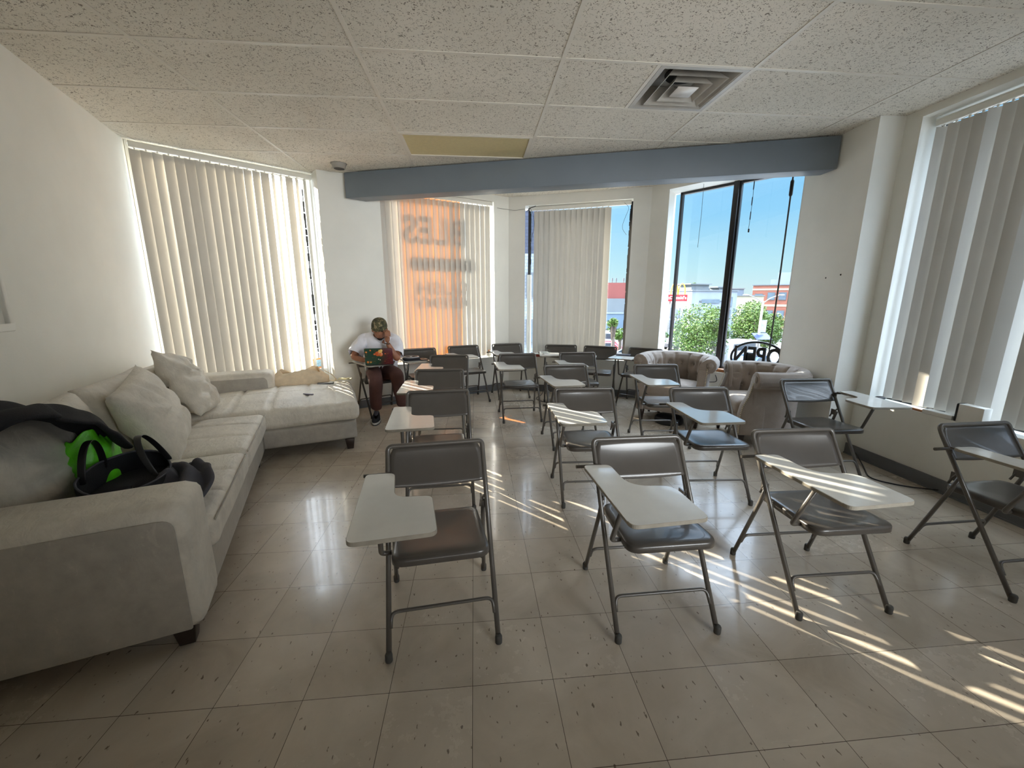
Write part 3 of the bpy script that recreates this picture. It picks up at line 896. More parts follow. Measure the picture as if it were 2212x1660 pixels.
def sofa_thing(name, me, m, label, cat, x, y, z, tilt=0, rz=0, ry=0, group=None):
    o = mesh_obj(name, me, m)
    o.matrix_world = Matrix.Translation((SO[0], SO[1], 0)) @ Matrix.Rotation(SRZ, 4, 'Z') @ Matrix.Translation((x, y, z)) @ Matrix.Rotation(rz, 4, 'Z') @ Matrix.Rotation(tilt, 4, 'X') @ Matrix.Rotation(ry, 4, 'Y')
    return tag(o, label, cat, group)
sofa_thing('throw_pillow', pillow(.80, .56, .24, 7.7, .07, wr=.012), M['sofa'], 'wide smooth throw pillow leaning in the middle of the sofa back', 'pillow', 1.50, .50, .665, -.42, .10, -.10)
sofa_thing('throw_pillow', pillow(.68, .60, .22, 9.1, .10, wr=.024), M['sofa'], 'rumpled throw pillow in the sofa corner, nearest the closed blind', 'pillow', 2.38, .52, .70, -.45, .12, .22)

# black jacket thrown over the first back cushion
def drape(path, width, seed, thick=.012, nu=22, nv=36, amp=.02):
    """a cloth strip laid along a path (list of (x, y, z)), folded across its width"""
    P = [Vector(p) for p in path]
    L = [0]
    for a, b in zip(P, P[1:]): L.append(L[-1] + (b - a).length)
    def at_(s_):
        d = s_ * L[-1]
        for i in range(len(P) - 1):
            if d <= L[i + 1] + 1e-9:
                return P[i].lerp(P[i + 1], (d - L[i]) / max(1e-9, L[i + 1] - L[i]))
        return P[-1]
    mb = MB()
    def fn(u, v):
        c = at_(v); t = (at_(min(1, v + .02)) - at_(max(0, v - .02))).normalized()
        up_ = Vector((0, 0, 1)); s_ = t.cross(up_)
        if s_.length < .05: s_ = Vector((1, 0, 0))
        s_.normalize(); n_ = s_.cross(t).normalized()
        w_ = width if not callable(width) else width(v)
        a = (u - .5)
        f = amp * math.sin(a * 14 + seed + v * 3) + amp * 1.2 * noise.noise(Vector((a * 3 + seed, v * 5, 0)))
        return c + s_ * (a * w_) + n_ * (f + .5 * amp - abs(a) ** 2 * .05)
    mb.grid(fn, nu, nv)
    me = mb.mesh('cloth')
    return me
def solid(o, t):
    m_ = o.modifiers.new('thickness', 'SOLIDIFY'); m_.thickness = t; m_.offset = 0
    s_ = o.modifiers.new('smooth', 'SUBSURF'); s_.levels = 1; s_.render_levels = 1
    return o
jk = mesh_obj('jacket', drape([(.30, .78, .90), (.40, .73, .965), (.54, .68, .955), (.68, .60, .88), (.79, .555, .78), (.86, .53, .68)], lambda v: .38 + .10 * math.sin(v * 5) + .06 * v, 2.2, amp=.025), M['black_cloth'])
jk.matrix_world = Matrix.Translation((SO[0], SO[1], 0)) @ Matrix.Rotation(SRZ, 4, 'Z')
solid(jk, .022); tag(jk, 'black jacket draped over the near back cushion of the sofa', 'jacket')
cl_ = mesh_obj('collar', drape([(.24, .76, .90), (.32, .74, .965), (.44, .76, .985), (.54, .74, .955)], .13, 5.0, amp=.012, nv=14), M['black_cloth'], jk); solid(cl_, .02)

# lime green carrier bag, standing open behind the black bag
def crumple_bag(w_, d_, h, seed, spikes=.06, nu=40, nv=16):
    mb = MB()
    def fn(u, v):
        a = 2 * PI * u
        x = math.copysign(abs(math.cos(a)) ** .7, math.cos(a)) * w_ / 2; y = math.copysign(abs(math.sin(a)) ** .7, math.sin(a)) * d_ / 2
        k = 1 - .30 * v ** 1.5 + .10 * math.sin(PI * v)
        nz_ = noise.noise_vector(Vector((x * 9 + seed, y * 9, v * 4)))
        top = spikes * (noise.noise(Vector((math.cos(a) * 2.2 + seed, math.sin(a) * 2.2, 3))) + .4 * math.sin(a * 3 + seed)) * v ** 3
        return (x * k + nz_.x * .025 * (.3 + v), y * k + nz_.y * .025 * (.3 + v), h * v + top)
    mb.grid(fn, nu, nv, True, None, True)
    mb.grid(lambda u, v: Vector(fn(u, 0)) * v + Vector((0, 0, .003)) * (1 - v), nu, 2, True, None, True)
    return mb.mesh('bag')
gbag = mesh_obj('carrier_bag', crumple_bag(.32, .22, .33, 3.3, .10), M['green_bag'])
gbag.matrix_world = Matrix.Translation(sofa_w(.80, .56, .455)) @ Matrix.Rotation(SRZ + .2, 4, 'Z')
solid(gbag, .003); tag(gbag, 'lime green plastic carrier bag crumpled between jacket and pillow on the sofa', 'bag')
# black tote bag with two straps
tote = empty('tote_bag', sofa_w(.57, .33, .45), SRZ, 'open black tote bag with two black handles lying on the near seat cushion', 'bag')
def tote_fn(u, v):
    a = 2 * PI * u
    x = math.cos(a) * .31 * (1 - .12 * v); y = math.sin(a) * .155 * (1 - .15 * v)
    nz_ = noise.noise_vector(Vector((x * 5, y * 5, v * 2)))
    return (x + nz_.x * .02, y + nz_.y * .02, v * (.17 + .035 * math.sin(a)) + nz_.z * .012 * v)
mb = MB(); mb.grid(tote_fn, 44, 10, True, None, True)
mb.grid(lambda u, v: Vector(tote_fn(u, 0)) * v + Vector((0, 0, .004)) * (1 - v), 44, 2, True, None, True)
mb.grid(lambda u, v: Vector(tote_fn(1 - u, .45)) * Vector((v, v, 1)) * 1.0, 44, 3, True, None, True)
body = mb.build('bag_body', M['black_cloth'], tote); solid(body, .006)
rim = MB(); rim.tube([Vector(tote_fn(i / 40, 1.0)) for i in range(40)], .005, 6, closed=True); rim.build('rim_piping', M['grey_cloth'], tote)
for sy_ in (1, -1):
    hd = MB(); yy = .125 * sy_
    def hp(k, yy=yy):
        t = k / 18; a = PI * t
        return (.10 * math.cos(a), yy * (1 - .3 * math.sin(a)) + .03 * math.sin(a), .165 + .17 * math.sin(a))
    pts = [hp(k) for k in range(19)]
    hd.grid(lambda u, v: Vector(pts[int(round(v * 18))]) + Vector((0, (u - .5) * .030, 0)), 2, 18)
    h_ = hd.build('handle', M['black'], tote); solid(h_, .004)
hood = mesh_obj('sweatshirt', drape([(.36, .14, .475), (.46, .12, .53), (.60, .12, .555), (.74, .17, .535), (.84, .25, .48)], lambda v: .20 + .06 * math.sin(v * 7), 6.1, amp=.024), M['grey_cloth'])
hood.matrix_world = Matrix.Translation((SO[0], SO[1], 0)) @ Matrix.Rotation(SRZ, 4, 'Z')
solid(hood, .016); tag(hood, 'dark grey sweatshirt bunched beside the black tote bag on the sofa', 'clothing')

# on the chaise
dsack = mesh_obj('drawstring_bag', crumple_bag(.58, .26, .17, 8.8, .05), M['cream_cloth'])
dsack.matrix_world = Matrix.Translation(sofa_w(3.30, -.26, .44)) @ Matrix.Rotation(SRZ + PI / 2 + .1, 4, 'Z')
solid(dsack, .006); tag(dsack, 'cream cotton drawstring bag lying behind the chaise beside the sofa arm', 'bag')
dc = MB(); dc.tube([(-.25, .08, .16), (-.33, .10, .10), (-.37, .06, .04), (-.34, .0, .015), (-.28, -.03, .03)], .004, 6); dc.build('drawstring', M['cream_cloth'], dsack)
ph = MB(); ph.prism(round_poly([(-.085, -.04), (.085, -.04), (.085, .04), (-.085, .04)], [.012] * 4), 0, .011)
pho = ph.build('remote_control', M['black'], bevel=.002); pho.matrix_world = Matrix.Translation(sofa_w(3.10, -.52, .472)) @ Matrix.Rotation(SRZ + 1.5, 4, 'Z')
tag(pho, 'flat black handset lying at the back edge of the chaise', 'remote')
vp = MB(); vp.prism(round_poly([(-.055, -.012), (.055, -.012), (.055, .012), (-.055, .012)], [.008] * 4), 0, .018)
vpo = vp.build('lighter', mat('grey_violet_plastic', srgb(104, 98, 110), .35), bevel=.003); vpo.matrix_world = Matrix.Translation(sofa_w(2.55, -.36, .476)) @ Matrix.Rotation(SRZ + .9, 4, 'Z')
tag(vpo, 'small grey violet pocket lighter in the middle of the chaise seat', 'lighter')
cbm = MB()
rr = random.Random(4)
pts = [Vector(sofa_w(3.22, -.62, .476))]
for k in range(46):
    t = k / 45; a = k * .75
    pts.append(Vector(sofa_w(3.24 + .05 * math.cos(a) + .03 * t, -.70 - .06 * t + .05 * math.sin(a * 1.1), .468 + .012 * abs(math.sin(k * 1.7)) + .012 * (1 - t))))
cbm.tube(pts, .004, 6); cb = cbm.build('charging_cable', mat('yellowed_white_cable', srgb(220, 212, 170), .4)); tag(cb, 'tangled yellowish white charging cable at the corner of the chaise', 'cable')

# ------------------------------------------------------------------ two tufted tub armchairs (front faces local -y)
def make_armchair():
    o = bpy.data.objects.new('tub_armchair', None); C.objects.link(o)
    W, D, zb_ = .35, .44, .13         # half width, depth
    # plan of the back: straight arms, then a half round back
    def plan(s_, r_=0.0):             # s in 0..1 from left arm front round to right arm front
        w_ = W - .085 + r_; st = D - (W - .085) * .92
        arc = PI * (W - .085); tot = 2 * st + arc
        d = s_ * tot
        if d < st: return (-w_, d, -1, 0)
        if d > tot - st: return (w_, tot - d, 1, 0)
        a = (d - st) / arc * PI
        return (-w_ * math.cos(a), st + (w_ * .92) * math.sin(a), -math.cos(a), math.sin(a))
    # profile across the wall of the tub: inner face, rolled top, outer face   (offset outward, height)
    prof = [(.03, .40), (.0, .46), (-.012, .54), (-.006, .62), (.005, .675), (.03, .718), (.065, .745), (.105, .752), (.14, .738), (.164, .705), (.168, .665), (.158, .63), (.134, .606), (.104, .600), (.086, .585), (.08, .40), (.075, zb_)]
    ns = 72; buttons = [(i / 9 + (.5 / 9 if r % 2 else 0), z) for r, z in enumerate((.50, .62)) for i in range(9)]
    def shell(u, v):
        x, y, nx_, ny_ = plan(u)
        f = v * (len(prof) - 1); i = min(int(f), len(prof) - 2); t = f - i
        o_, z = prof[i][0] * (1 - t) + prof[i + 1][0] * t, prof[i][1] * (1 - t) + prof[i + 1][1] * t
        if f < 5.5:                      # diamond tufting on the inside
            dmin = min(math.hypot((u - bu) * 1.55, (z - bz) * 1.0) for bu, bz in buttons if bu < 1)
            o_ += .034 * math.exp(-(dmin / .033) ** 2)
            k = abs(math.sin(u * 9 * PI))
            o_ += .020 * (1 - k) ** 3
        elif f < 8: o_ += .004 * (1 - abs(math.sin(u * 9 * PI))) ** 2
        # arms swell out at the front and sweep down low
        return (x + nx_ * o_, y + ny_ * o_, z)
    mb = MB(); mb.grid(shell, ns, 60)
    sh = mb.build('tufted_shell', M['velvet'], o)
    # scroll fronts of the arms with nailhead trim
    for s_ in (-1, 1):
        x0 = s_ * (W - .085)
        pts = [(x0 + s_ * p[0], p[1]) for p in prof]
        # sweep of the front edge: narrow top scroll, then flares forward towards the seat
        fr = MB()
        pl2 = [(x0 + s_ * q[0], q[1]) for q in [(.03, zb_)] + prof]
        fr.prism(pl2, -.012, .03, mtx=Matrix(((1, 0, 0, 0), (0, 0, 1, 0), (0, 1, 0, 0), (0, 0, 0, 1))))
        f_ = fr.build('arm_front', M['velvet'], o, bevel=.008)
        sw = MB()
        sw.add([(x0 + s_ * q, y, z) for q in (-.002, .081) for (y, z) in ((-.01, .64), (-.045, .50), (-.085, .42), (-.10, .34), (-.10, zb_), (.12, zb_), (.12, .64))],
               [(6, 5, 4, 3, 2, 1, 0), (7, 8, 9, 10, 11, 12, 13)] + [(i, (i + 1) % 7, 7 + (i + 1) % 7, 7 + i) for i in range(7)])
        sw.build('arm_wing', M['velvet'], o, bevel=.015, bseg=3, weld=True)
        sc2 = MB(); sc2.lathe([(.0, -.004), (.034, -.002), (.036, .004), (.0, .006)], 16, Matrix.Translation((x0 + s_ * .105, -.014, .680)) @ Matrix.Rotation(PI / 2, 4, 'X'))
        sc2.build('scroll_button', M['velvet'], f_)
        nh = MB()
        edge = [(.084, -.02, .64), (.084, -.05, .50), (.084, -.088, .425), (.084, -.103, .34), (.084, -.103, .15)]
        E_ = fillet([(x0 + s_ * a, b, c) for a, b, c in edge], .06, 6)
        acc = 0; last = E_[0]; nh.ball(last, .006, 6, 4)
        for q in E_[1:]:
            seg_ = (q - last); n_ = 0
            while acc + seg_.length >= .017:
                st_ = .017 - acc; last = last + seg_.normalized() * st_; seg_ = q - last; acc = 0
                nh.ball(last, .006, 6, 4)
            acc += seg_.length; last = q
        nh.build('nailhead_trim', M['nailhead'], f_)
    # buttons
    bt = MB()
    for bu, bz in buttons:
        if 0.02 < bu < .98:
            x, y, nx_, ny_ = plan(bu); bt.ball((x + nx_ * .012, y + ny_ * .012, bz), .010, 8, 6)
    bt.build('tufting_buttons', M['velvet'], sh)
    mesh_obj('seat_cushion', soft_box(-.255, .255, -.10, .36, .30, .44, .05, crown=.03, nx=18), M['velvet'], o)
    fp_ = mesh_obj('front_apron', soft_box(-.27, .27, -.085, .1, zb_, .31, .02, nx=10), M['velvet'], o)
    ab = MB()
    for x in (-.18, -.06, .06, .18): ab.ball((x, -.088, .215), .011, 8, 6)
    ab.build('apron_buttons', M['velvet'], fp_)
    bs = MB(); bs.prism([(p[0] + p[2] * .06, p[1] + p[3] * .06) for p in [plan(i / 24) for i in range(25)]], zb_, zb_ + .02); bs.build('base', M['dark_wood'], o)
    for x, y in ((-.29, -.05), (.29, -.05), (-.2, .37), (.2, .37)):
        lg = MB(); lg.lathe([(.016, 0), (.018, .02), (.030, .10), (.034, zb_ + .005)], 12, Matrix.Translation((x, y, 0))); lg.build('leg', M['dark_wood'], o)
    return o
def put_armchair(o, fc, f, lab):
    # fc: middle of the front between the arms, f: direction the chair faces
    a = math.atan2(f[1], f[0]) + PI / 2
    o.location = (fc[0], fc[1], 0); o.rotation_euler = (0, 0, a)
    o.scale = (1.03, 1.03, 1.03) if fc[1] > 4 else (1, 1, 1)
    tag(o, lab, 'armchair', 'tufted velvet armchairs')
ac = make_armchair(); ac2 = copy_tree(ac)
put_armchair(ac, (2.19, 4.33), (-.63, -.777), 'taupe tufted velvet armchair under the bare bay window, back to the glass')
put_armchair(ac2, (2.64, 3.80), (-.976, .217), 'taupe tufted velvet armchair against the white pillar, side turned to the front chairs')
bd = MB(); bd.lathe([(.15, 0), (.16, .01), (.16, .05), (.14, .075), (.0, .08)], 28, Matrix.Translation((2.20, 4.34, 0)))
tag(bd.build('black_disc', M['black'], bevel=.004), 'low round black disc on the floor in front of the rear armchair', 'disc')  # unidentified round black object on the floor, plain disc only
# ------------------------------------------------------------------ the street outside
GZ = -4.6
gd = MB(); gd.box(-60, 140, 7.2, 160, GZ - .3, GZ); gd.box(4.2, 140, -60, 7.2, GZ - .3, GZ); gd.box(-60, -3.9, -60, 7.2, GZ - .3, GZ)
struct(gd.build('ground', M['asphalt']))
def facade_mat(name, col, brick=None, scale=1.0):
    m = bpy.data.materials.new(name); N = NT(m)
    if brick:
        br = N.n('ShaderNodeTexBrick'); br.inputs['Scale'].default_value = 1
        br.inputs['Brick Width'].default_value = .42 * scale; br.inputs['Row Height'].default_value = .14 * scale; br.inputs['Mortar Size'].default_value = .012 * scale
        br.inputs['Color1'].default_value = col; br.inputs['Color2'].default_value = tuple(c * .82 for c in col[:3]) + (1,); br.inputs['Mortar'].default_value = brick
        N.l(N.coord((1, 1, 1), (PI / 2, 0, 0)), br.inputs['Vector']); N.l(br.outputs['Color'], N.b.inputs['Base Color'])
    else:
        N.l(N.ramp(N.noise(N.coord((1, 1, .25)), .8, 4), [(.3, tuple(c * .86 for c in col[:3]) + (1,)), (.7, col)]), N.b.inputs['Base Color'])
    N.b.inputs['Roughness'].default_value = .85
    return m
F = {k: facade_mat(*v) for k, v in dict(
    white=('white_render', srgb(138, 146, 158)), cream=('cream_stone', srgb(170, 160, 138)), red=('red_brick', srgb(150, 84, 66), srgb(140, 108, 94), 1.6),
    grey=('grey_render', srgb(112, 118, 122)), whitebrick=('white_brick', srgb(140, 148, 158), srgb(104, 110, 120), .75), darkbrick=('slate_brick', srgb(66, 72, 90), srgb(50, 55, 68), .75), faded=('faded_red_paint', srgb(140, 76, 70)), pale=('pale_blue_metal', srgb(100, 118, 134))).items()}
M['win'] = mat('shaded_window_glass', srgb(96, 110, 122), .15, var=.3, vscale=.7)
M['winframe'] = mat('dark_window_frame', srgb(92, 96, 100), .5)
def building(x, y, rz, w_, d_, ztop, m, label, wins=(), bands=(), roof=True, left_wins=(), cat='building'):
    """front face lies along local +x from the corner (x, y) and looks to local -y"""
    o = empty('building', (x, y, GZ), rz, label, cat)
    H = ztop - GZ
    mb = MB(); mb.box(0, w_, 0, d_, 0, H); mb.build('walls', m, o)
    if roof:
        rf_ = MB(); rf_.box(-.15, w_ + .15, -.15, d_ + .15, H, H + .18); rf_.build('parapet', F['grey'], o)
    for (x0, x1, z0, z1) in wins:
        wf = MB(); wf.box(x0, x1, -.10, .02, z0 - GZ, z1 - GZ); f_ = wf.build('window', M['winframe'], o)
        gp = MB(); k = .08 * (x1 - x0) + .03; gp.box(x0 + k, x1 - k, -.12, -.08, z0 - GZ + k, z1 - GZ - k); gp.build('pane', M['win'], f_)
    for (y0, y1, z0, z1) in left_wins:
        wf = MB(); wf.box(-.10, .02, y0, y1, z0 - GZ, z1 - GZ); f_ = wf.build('window', M['winframe'], o)
        gp = MB(); gp.box(-.12, -.08, y0 + .1, y1 - .1, z0 - GZ + .1, z1 - GZ - .1); gp.build('pane', M['win'], f_)
    for (z0, z1, mm) in bands:
        bd_ = MB(); bd_.box(-.06, w_ + .06, -.06, d_ * .5, z0 - GZ, z1 - GZ); bd_.build('stone_band', mm, o)
    return o
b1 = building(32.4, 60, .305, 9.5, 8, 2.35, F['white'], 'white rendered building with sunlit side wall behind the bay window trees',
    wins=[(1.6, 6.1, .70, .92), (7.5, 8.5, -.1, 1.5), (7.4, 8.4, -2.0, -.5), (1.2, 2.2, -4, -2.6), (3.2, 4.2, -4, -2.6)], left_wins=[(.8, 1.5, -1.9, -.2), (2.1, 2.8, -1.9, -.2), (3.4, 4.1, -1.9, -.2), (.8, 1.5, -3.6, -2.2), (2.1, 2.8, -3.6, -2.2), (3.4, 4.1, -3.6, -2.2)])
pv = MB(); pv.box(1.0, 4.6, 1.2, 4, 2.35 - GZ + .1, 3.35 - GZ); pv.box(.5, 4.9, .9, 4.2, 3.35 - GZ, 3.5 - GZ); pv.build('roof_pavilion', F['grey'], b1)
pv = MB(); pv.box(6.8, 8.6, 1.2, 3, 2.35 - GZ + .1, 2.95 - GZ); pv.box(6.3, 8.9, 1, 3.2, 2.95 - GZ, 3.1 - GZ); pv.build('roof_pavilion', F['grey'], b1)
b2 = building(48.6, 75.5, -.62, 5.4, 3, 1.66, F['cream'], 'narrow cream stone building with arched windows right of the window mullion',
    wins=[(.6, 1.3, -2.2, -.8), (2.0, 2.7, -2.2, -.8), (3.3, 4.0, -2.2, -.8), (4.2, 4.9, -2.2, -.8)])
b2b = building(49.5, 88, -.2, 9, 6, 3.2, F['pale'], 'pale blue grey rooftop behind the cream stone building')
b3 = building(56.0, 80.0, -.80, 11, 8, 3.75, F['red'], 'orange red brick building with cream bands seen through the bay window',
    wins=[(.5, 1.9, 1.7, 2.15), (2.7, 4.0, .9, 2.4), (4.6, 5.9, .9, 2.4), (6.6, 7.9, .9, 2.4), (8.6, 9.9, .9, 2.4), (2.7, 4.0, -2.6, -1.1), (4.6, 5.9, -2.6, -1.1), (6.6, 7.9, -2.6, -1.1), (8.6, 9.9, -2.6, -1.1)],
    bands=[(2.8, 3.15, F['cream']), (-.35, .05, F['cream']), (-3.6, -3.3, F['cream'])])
ph_ = MB(); ph_.box(3.6, 6.6, 3, 6.5, 3.9 - GZ, 6.3 - GZ); ph_.box(2.4, 3.6, 3.3, 5.5, 3.9 - GZ, 5.0 - GZ); ph_.build('roof_bulkhead', F['white'], b3)
an = MB(); an.tube([(6.9, 3.4, 3.9 - GZ), (6.9, 3.4, 7.2 - GZ)], .06, 6); an.build('aerial', M['pole'], b3)
b4 = building(22.2, 70, -.1, 6.5, 10, 1.2, F['grey'], 'grey building with a faded red painted wall, right of the drawn bay blind', roof=False)
rdw = MB(); rdw.box(0, 6.5, .5, 9, 1.2 - GZ, 3.87 - GZ); rdw.build('painted_wall', F['faded'], b4)
for k, xx in enumerate((.9, 1.6, 2.9, 3.4)):
    an = MB(); an.tube([(xx + .6, 2, 3.8 - GZ), (xx + .6, 2, 4.5 + .2 * (k % 2) - GZ)], .05, 6); an.box(xx + .5, xx + .7, 1.95, 2.05, 4.2 - GZ, 4.7 - GZ); an.build('aerial', M['winframe'], b4)
bs_ = MB(); bs_.box(-.05, 6.55, -.3, .0, -1.4 - GZ, -1.15 - GZ); bs_.build('white_ledge', F['white'], b4)
bs_ = MB(); bs_.box(0, 6.5, -.2, .0, -4.0 - GZ, -1.4 - GZ); bs_.build('shop_front', F['pale'], b4)
b5 = building(.9, 14, 0, 1.75, 5, 2.84, F['whitebrick'], 'white brick building left of the drawn bay blind with slate brick top', roof=False,
    wins=[(.78, 1.02, 1.42, 2.22), (.78, 1.03, -.15, .68), (.78, 1.03, -1.7, -.9)])
tb_ = MB(); tb_.box(0, 1.75, .0, 5, 2.84 - GZ, 5.4 - GZ); tb_.build('slate_brick_storey', F['darkbrick'], b5)
bn = MB(); bn.box(1.03, 1.75, -.03, .0, .18 - GZ, .36 - GZ); bn.build('slate_brick_band', F['darkbrick'], b5)

# trees: crown of separate leaf blades round several lobes, forked trunk
def tree(x, y, zt, r, lobes, n, label, m='leaf', size=.22, seed=1, hc=None):
    rr = random.Random(seed)
    o = empty('street_tree', (x, y, GZ), 0, label, 'tree', 'street trees outside the bay')
    mb = MB(); H = zt - GZ
    cz = H - r if hc is None else hc
    L = [(rr.uniform(-.55, .55) * r, rr.uniform(-.55, .55) * r, cz + rr.uniform(-.5, .55) * r, r * rr.uniform(.38, .6)) for _ in range(lobes)]
    for k in range(n):
        a = L[k % lobes]
        d = Vector((rr.gauss(0, 1), rr.gauss(0, 1), rr.gauss(0, 1))).normalized() * (a[3] * rr.uniform(.55, 1.05) ** .5)
        c = Vector(a[:3]) + d
        if c.z > H: continue
        u = Vector((rr.gauss(0, 1), rr.gauss(0, 1), rr.gauss(0, .6))).normalized(); v = u.cross(Vector((rr.gauss(0, 1), rr.gauss(0, 1), rr.gauss(0, 1)))).normalized()
        s_ = size * rr.uniform(.6, 1.2)
        mb.add([c - u * s_ * .5, c + v * s_ * .28, c + u * s_ * .5, c - v * s_ * .28], [(0, 1, 2, 3)], False)
    mb.build('foliage', M[m], o)
    tk = MB(); tk.tube([(0, 0, 0), (.05, 0, cz * .55), (0, 0, cz)], [.22, .17, .10], 8)
    for k in range(5):
        a = k * 1.3; tk.tube([(0, 0, cz * .5 + .1 * k), (math.cos(a) * r * .4, math.sin(a) * r * .4, cz), (math.cos(a) * r * .7, math.sin(a) * r * .7, cz + r * .3)], [.09, .06, .02], 6)
    tk.build('trunk', M['bark'], o)
    return o
tree(20.1, 35, .9, 2.5, 18, 9500, 'yellow green street tree in the left pane of the bay window', seed=5)
tree(27.4, 38, 1.2, 2.2, 14, 7500, 'bright green street tree behind the lamp post in the right pane', seed=8)
tree(30.0, 40, .6, 2.3, 14, 7500, 'green street tree at the right edge of the bay window', seed=9)
tree(24.9, 40, -1.0, 1.7, 7, 2600, 'low dark green tree just right of the window mullion', m='leaf_dark', seed=10)
tree(18.0, 39, -1.2, 1.4, 6, 2200, 'dark green tree low at the left frame of the bay window', m='leaf_dark', seed=12)
tree(38.1, 72, 3.95, 1.1, 5, 900, 'small tree top rising over the white building roof', seed=15, size=.5)
tree(11.95, 35, .25, .65, 5, 700, 'thin young street tree beside the drawn bay blind', seed=17, size=.22, hc=3.6)
tree(14.4, 40, -1.2, .9, 5, 900, 'small bushy tree at the right edge of the middle bay window', seed=19, size=.25)
tree(15.4, 8.2, -2.6, 1.3, 6, 1600, 'bushy green shrub seen low through the open blind on the right', seed=23, size=.22)

# lamp post with two arms, banner and solar panel
lp = empty('street_lamp', (21.95, 30, GZ), 0, 'grey double armed street lamp with banner and solar panel outside the bay window', 'street lamp')
mb = MB(); mb.tube([(0, 0, 0), (0, 0, 5.75)], [.13, .08], 10); mb.build('pole', M['pole'], lp)
for s_ in (-1, 1):
    ar = MB(); ar.tube(fillet([(0, 0, 5.55), (s_ * .5, 0, 5.95), (s_ * 1.25, 0, 6.2)], .3, 4), .035, 6); a_ = ar.build('arm', M['pole'], lp)
    hd = MB(); hd.ball((s_ * 1.45, 0, 6.2), (.26, .12, .06), 12, 6); hd.build('lamp_head', M['pole'], a_)
bn = MB(); bn.box(.12, .52, -.015, .015, 3.35, 4.3); bn.build('banner', mat('banner_cloth', srgb(150, 160, 176), .8, var=.3, vscale=3), lp)
sp2 = MB(); sp2.box(-.62, .62, -.42, .42, -.02, .02, Matrix.Translation((.12, -.2, 3.05)) @ Matrix.Rotation(.55, 4, 'X')); sp2.build('solar_panel', M['solar'], lp)
# restaurant pylon sign: yellow arches over a red board
asg = empty('pylon_sign', (25.9, 50, GZ), 0, 'tall yellow arch sign over a red board at the left frame of the bay window', 'sign')
pm = MB(); pm.tube([(-1.6, .3, 0), (-1.6, .3, 5.6)], .16, 8); pm.build('post', M['pole'], asg)
bdm = MB(); bdm.box(-3.7, .46, -.12, .12, .94 - GZ, 1.75 - GZ); brd = bdm.build('red_board', M['red'], asg)
for cxx in (-.27, -1.24):
    am = MB(); am.grid(lambda u, v, cxx=cxx: ((cxx + (.43 + .07 * math.cos(2 * PI * u)) * math.cos(PI * (1 - v)), .08 * math.sin(2 * PI * u), 1.72 - GZ + (1.36 + .07 * math.cos(2 * PI * u)) * math.sin(PI * v) ** .75)), 10, 28, True, None, True)
    am.build('arch', M['gold'], asg)
def place_text(name, body, size, bold, m, parent, loc, rx=PI / 2, rz=0.0, flip=False, depth=.01, width=None, align='LEFT', spacing=1.0):
    me = text_mesh(body, size, depth, bold, spacing, align)
    xs = [v.co.x for v in me.vertices]; ys = [v.co.y for v in me.vertices]
    k = 1.0
    if width: k = width / (max(xs) - min(xs))
    cx_, cy_ = (max(xs) + min(xs)) / 2, min(ys)
    me.transform(Matrix.Translation((-cx_, -cy_, 0)))
    me.transform(Matrix.Diagonal((k * (-1 if flip else 1), 1, 1, 1)))
    return text_obj(name, me, m, parent, Matrix.Translation(loc) @ Matrix.Rotation(rz, 4, 'Z') @ Matrix.Rotation(rx, 4, 'X'))
place_text('lettering', "McDonald's", .52, .012, M['white_plastic'], brd, (-1.12, -.14, 1.18 - GZ), width=2.9)

# parked cars
CARP = {k: mat('car_paint_' + k, c, .25, var=.04, coat=.6) for k, c in dict(white=srgb(176, 178, 184), silver=srgb(168, 174, 180), red=srgb(176, 34, 44), blue=srgb(62, 92, 140), dark=srgb(60, 62, 68), yellow=srgb(236, 180, 60)).items()}
def car(x, y, rz, col, label, van=False):
    o = empty('parked_car', (x, y, GZ), rz, label, 'van' if van else 'car', 'parked cars in the street')
    L_, Wd = (5.2, 1.95) if van else (4.4, 1.75)
    prof = [(0, .35), (0, .95), (.15, 1.9), (.5, 2.15), (L_ - .9, 2.15), (L_ - .35, 1.35), (L_, 1.15), (L_, .35)] if van else [(0, .35), (.0, .85), (.35, .95), (1.0, 1.42), (2.5, 1.42), (3.25, .95), (4.25, .82), (4.4, .35)]
    mb = MB(); mb.prism([(p[0] - L_ / 2, p[1]) for p in prof], -Wd / 2, Wd / 2, mtx=Matrix(((1, 0, 0, 0), (0, 0, 1, 0), (0, 1, 0, 0), (0, 0, 0, 1))))
    mb.build('body', CARP[col], o, bevel=.06, weld=True)
    gl_ = MB()
    if van: gl_.box(-L_ / 2 + .7, L_ / 2 - .75, -Wd / 2 - .01, Wd / 2 + .01, 1.35, 1.95)
    else: gl_.prism([(-1.55, .97), (-1.1, 1.36), (.25, 1.36), (.85, .97)], -Wd / 2 - .01, Wd / 2 + .01, mtx=Matrix(((1, 0, 0, 0), (0, 0, 1, 0), (0, 1, 0, 0), (0, 0, 0, 1))))
    gl_.build('side_windows', M['car_glass'], o)
    for wx in (-L_ / 2 + .85, L_ / 2 - .9):
        for s_ in (-1, 1):
            wm = MB(); wm.lathe([(.32, -.1), (.34, -.06), (.34, .06), (.32, .1)], 16, Matrix.Translation((wx, s_ * (Wd / 2 - .09), .34)) @ Matrix.Rotation(PI / 2, 4, 'X')); wm.build('wheel', M['tyre'], o)
    return o
car(15.6, 46, 2.6, 'white', 'white van parked beyond the thin young tree', True)
car(13.2, 42, 2.7, 'red', 'red car parked behind the thin young tree')
car(14.2, 37, 2.6, 'silver', 'silver car parked right of the drawn bay blind, nearest the building')
car(15.6, 33.5, 2.6, 'white', 'white car parked below the silver car right of the drawn blind')
car(29.5, 44, .5, 'white', 'white car parked behind the oval window sign, farthest of the row')
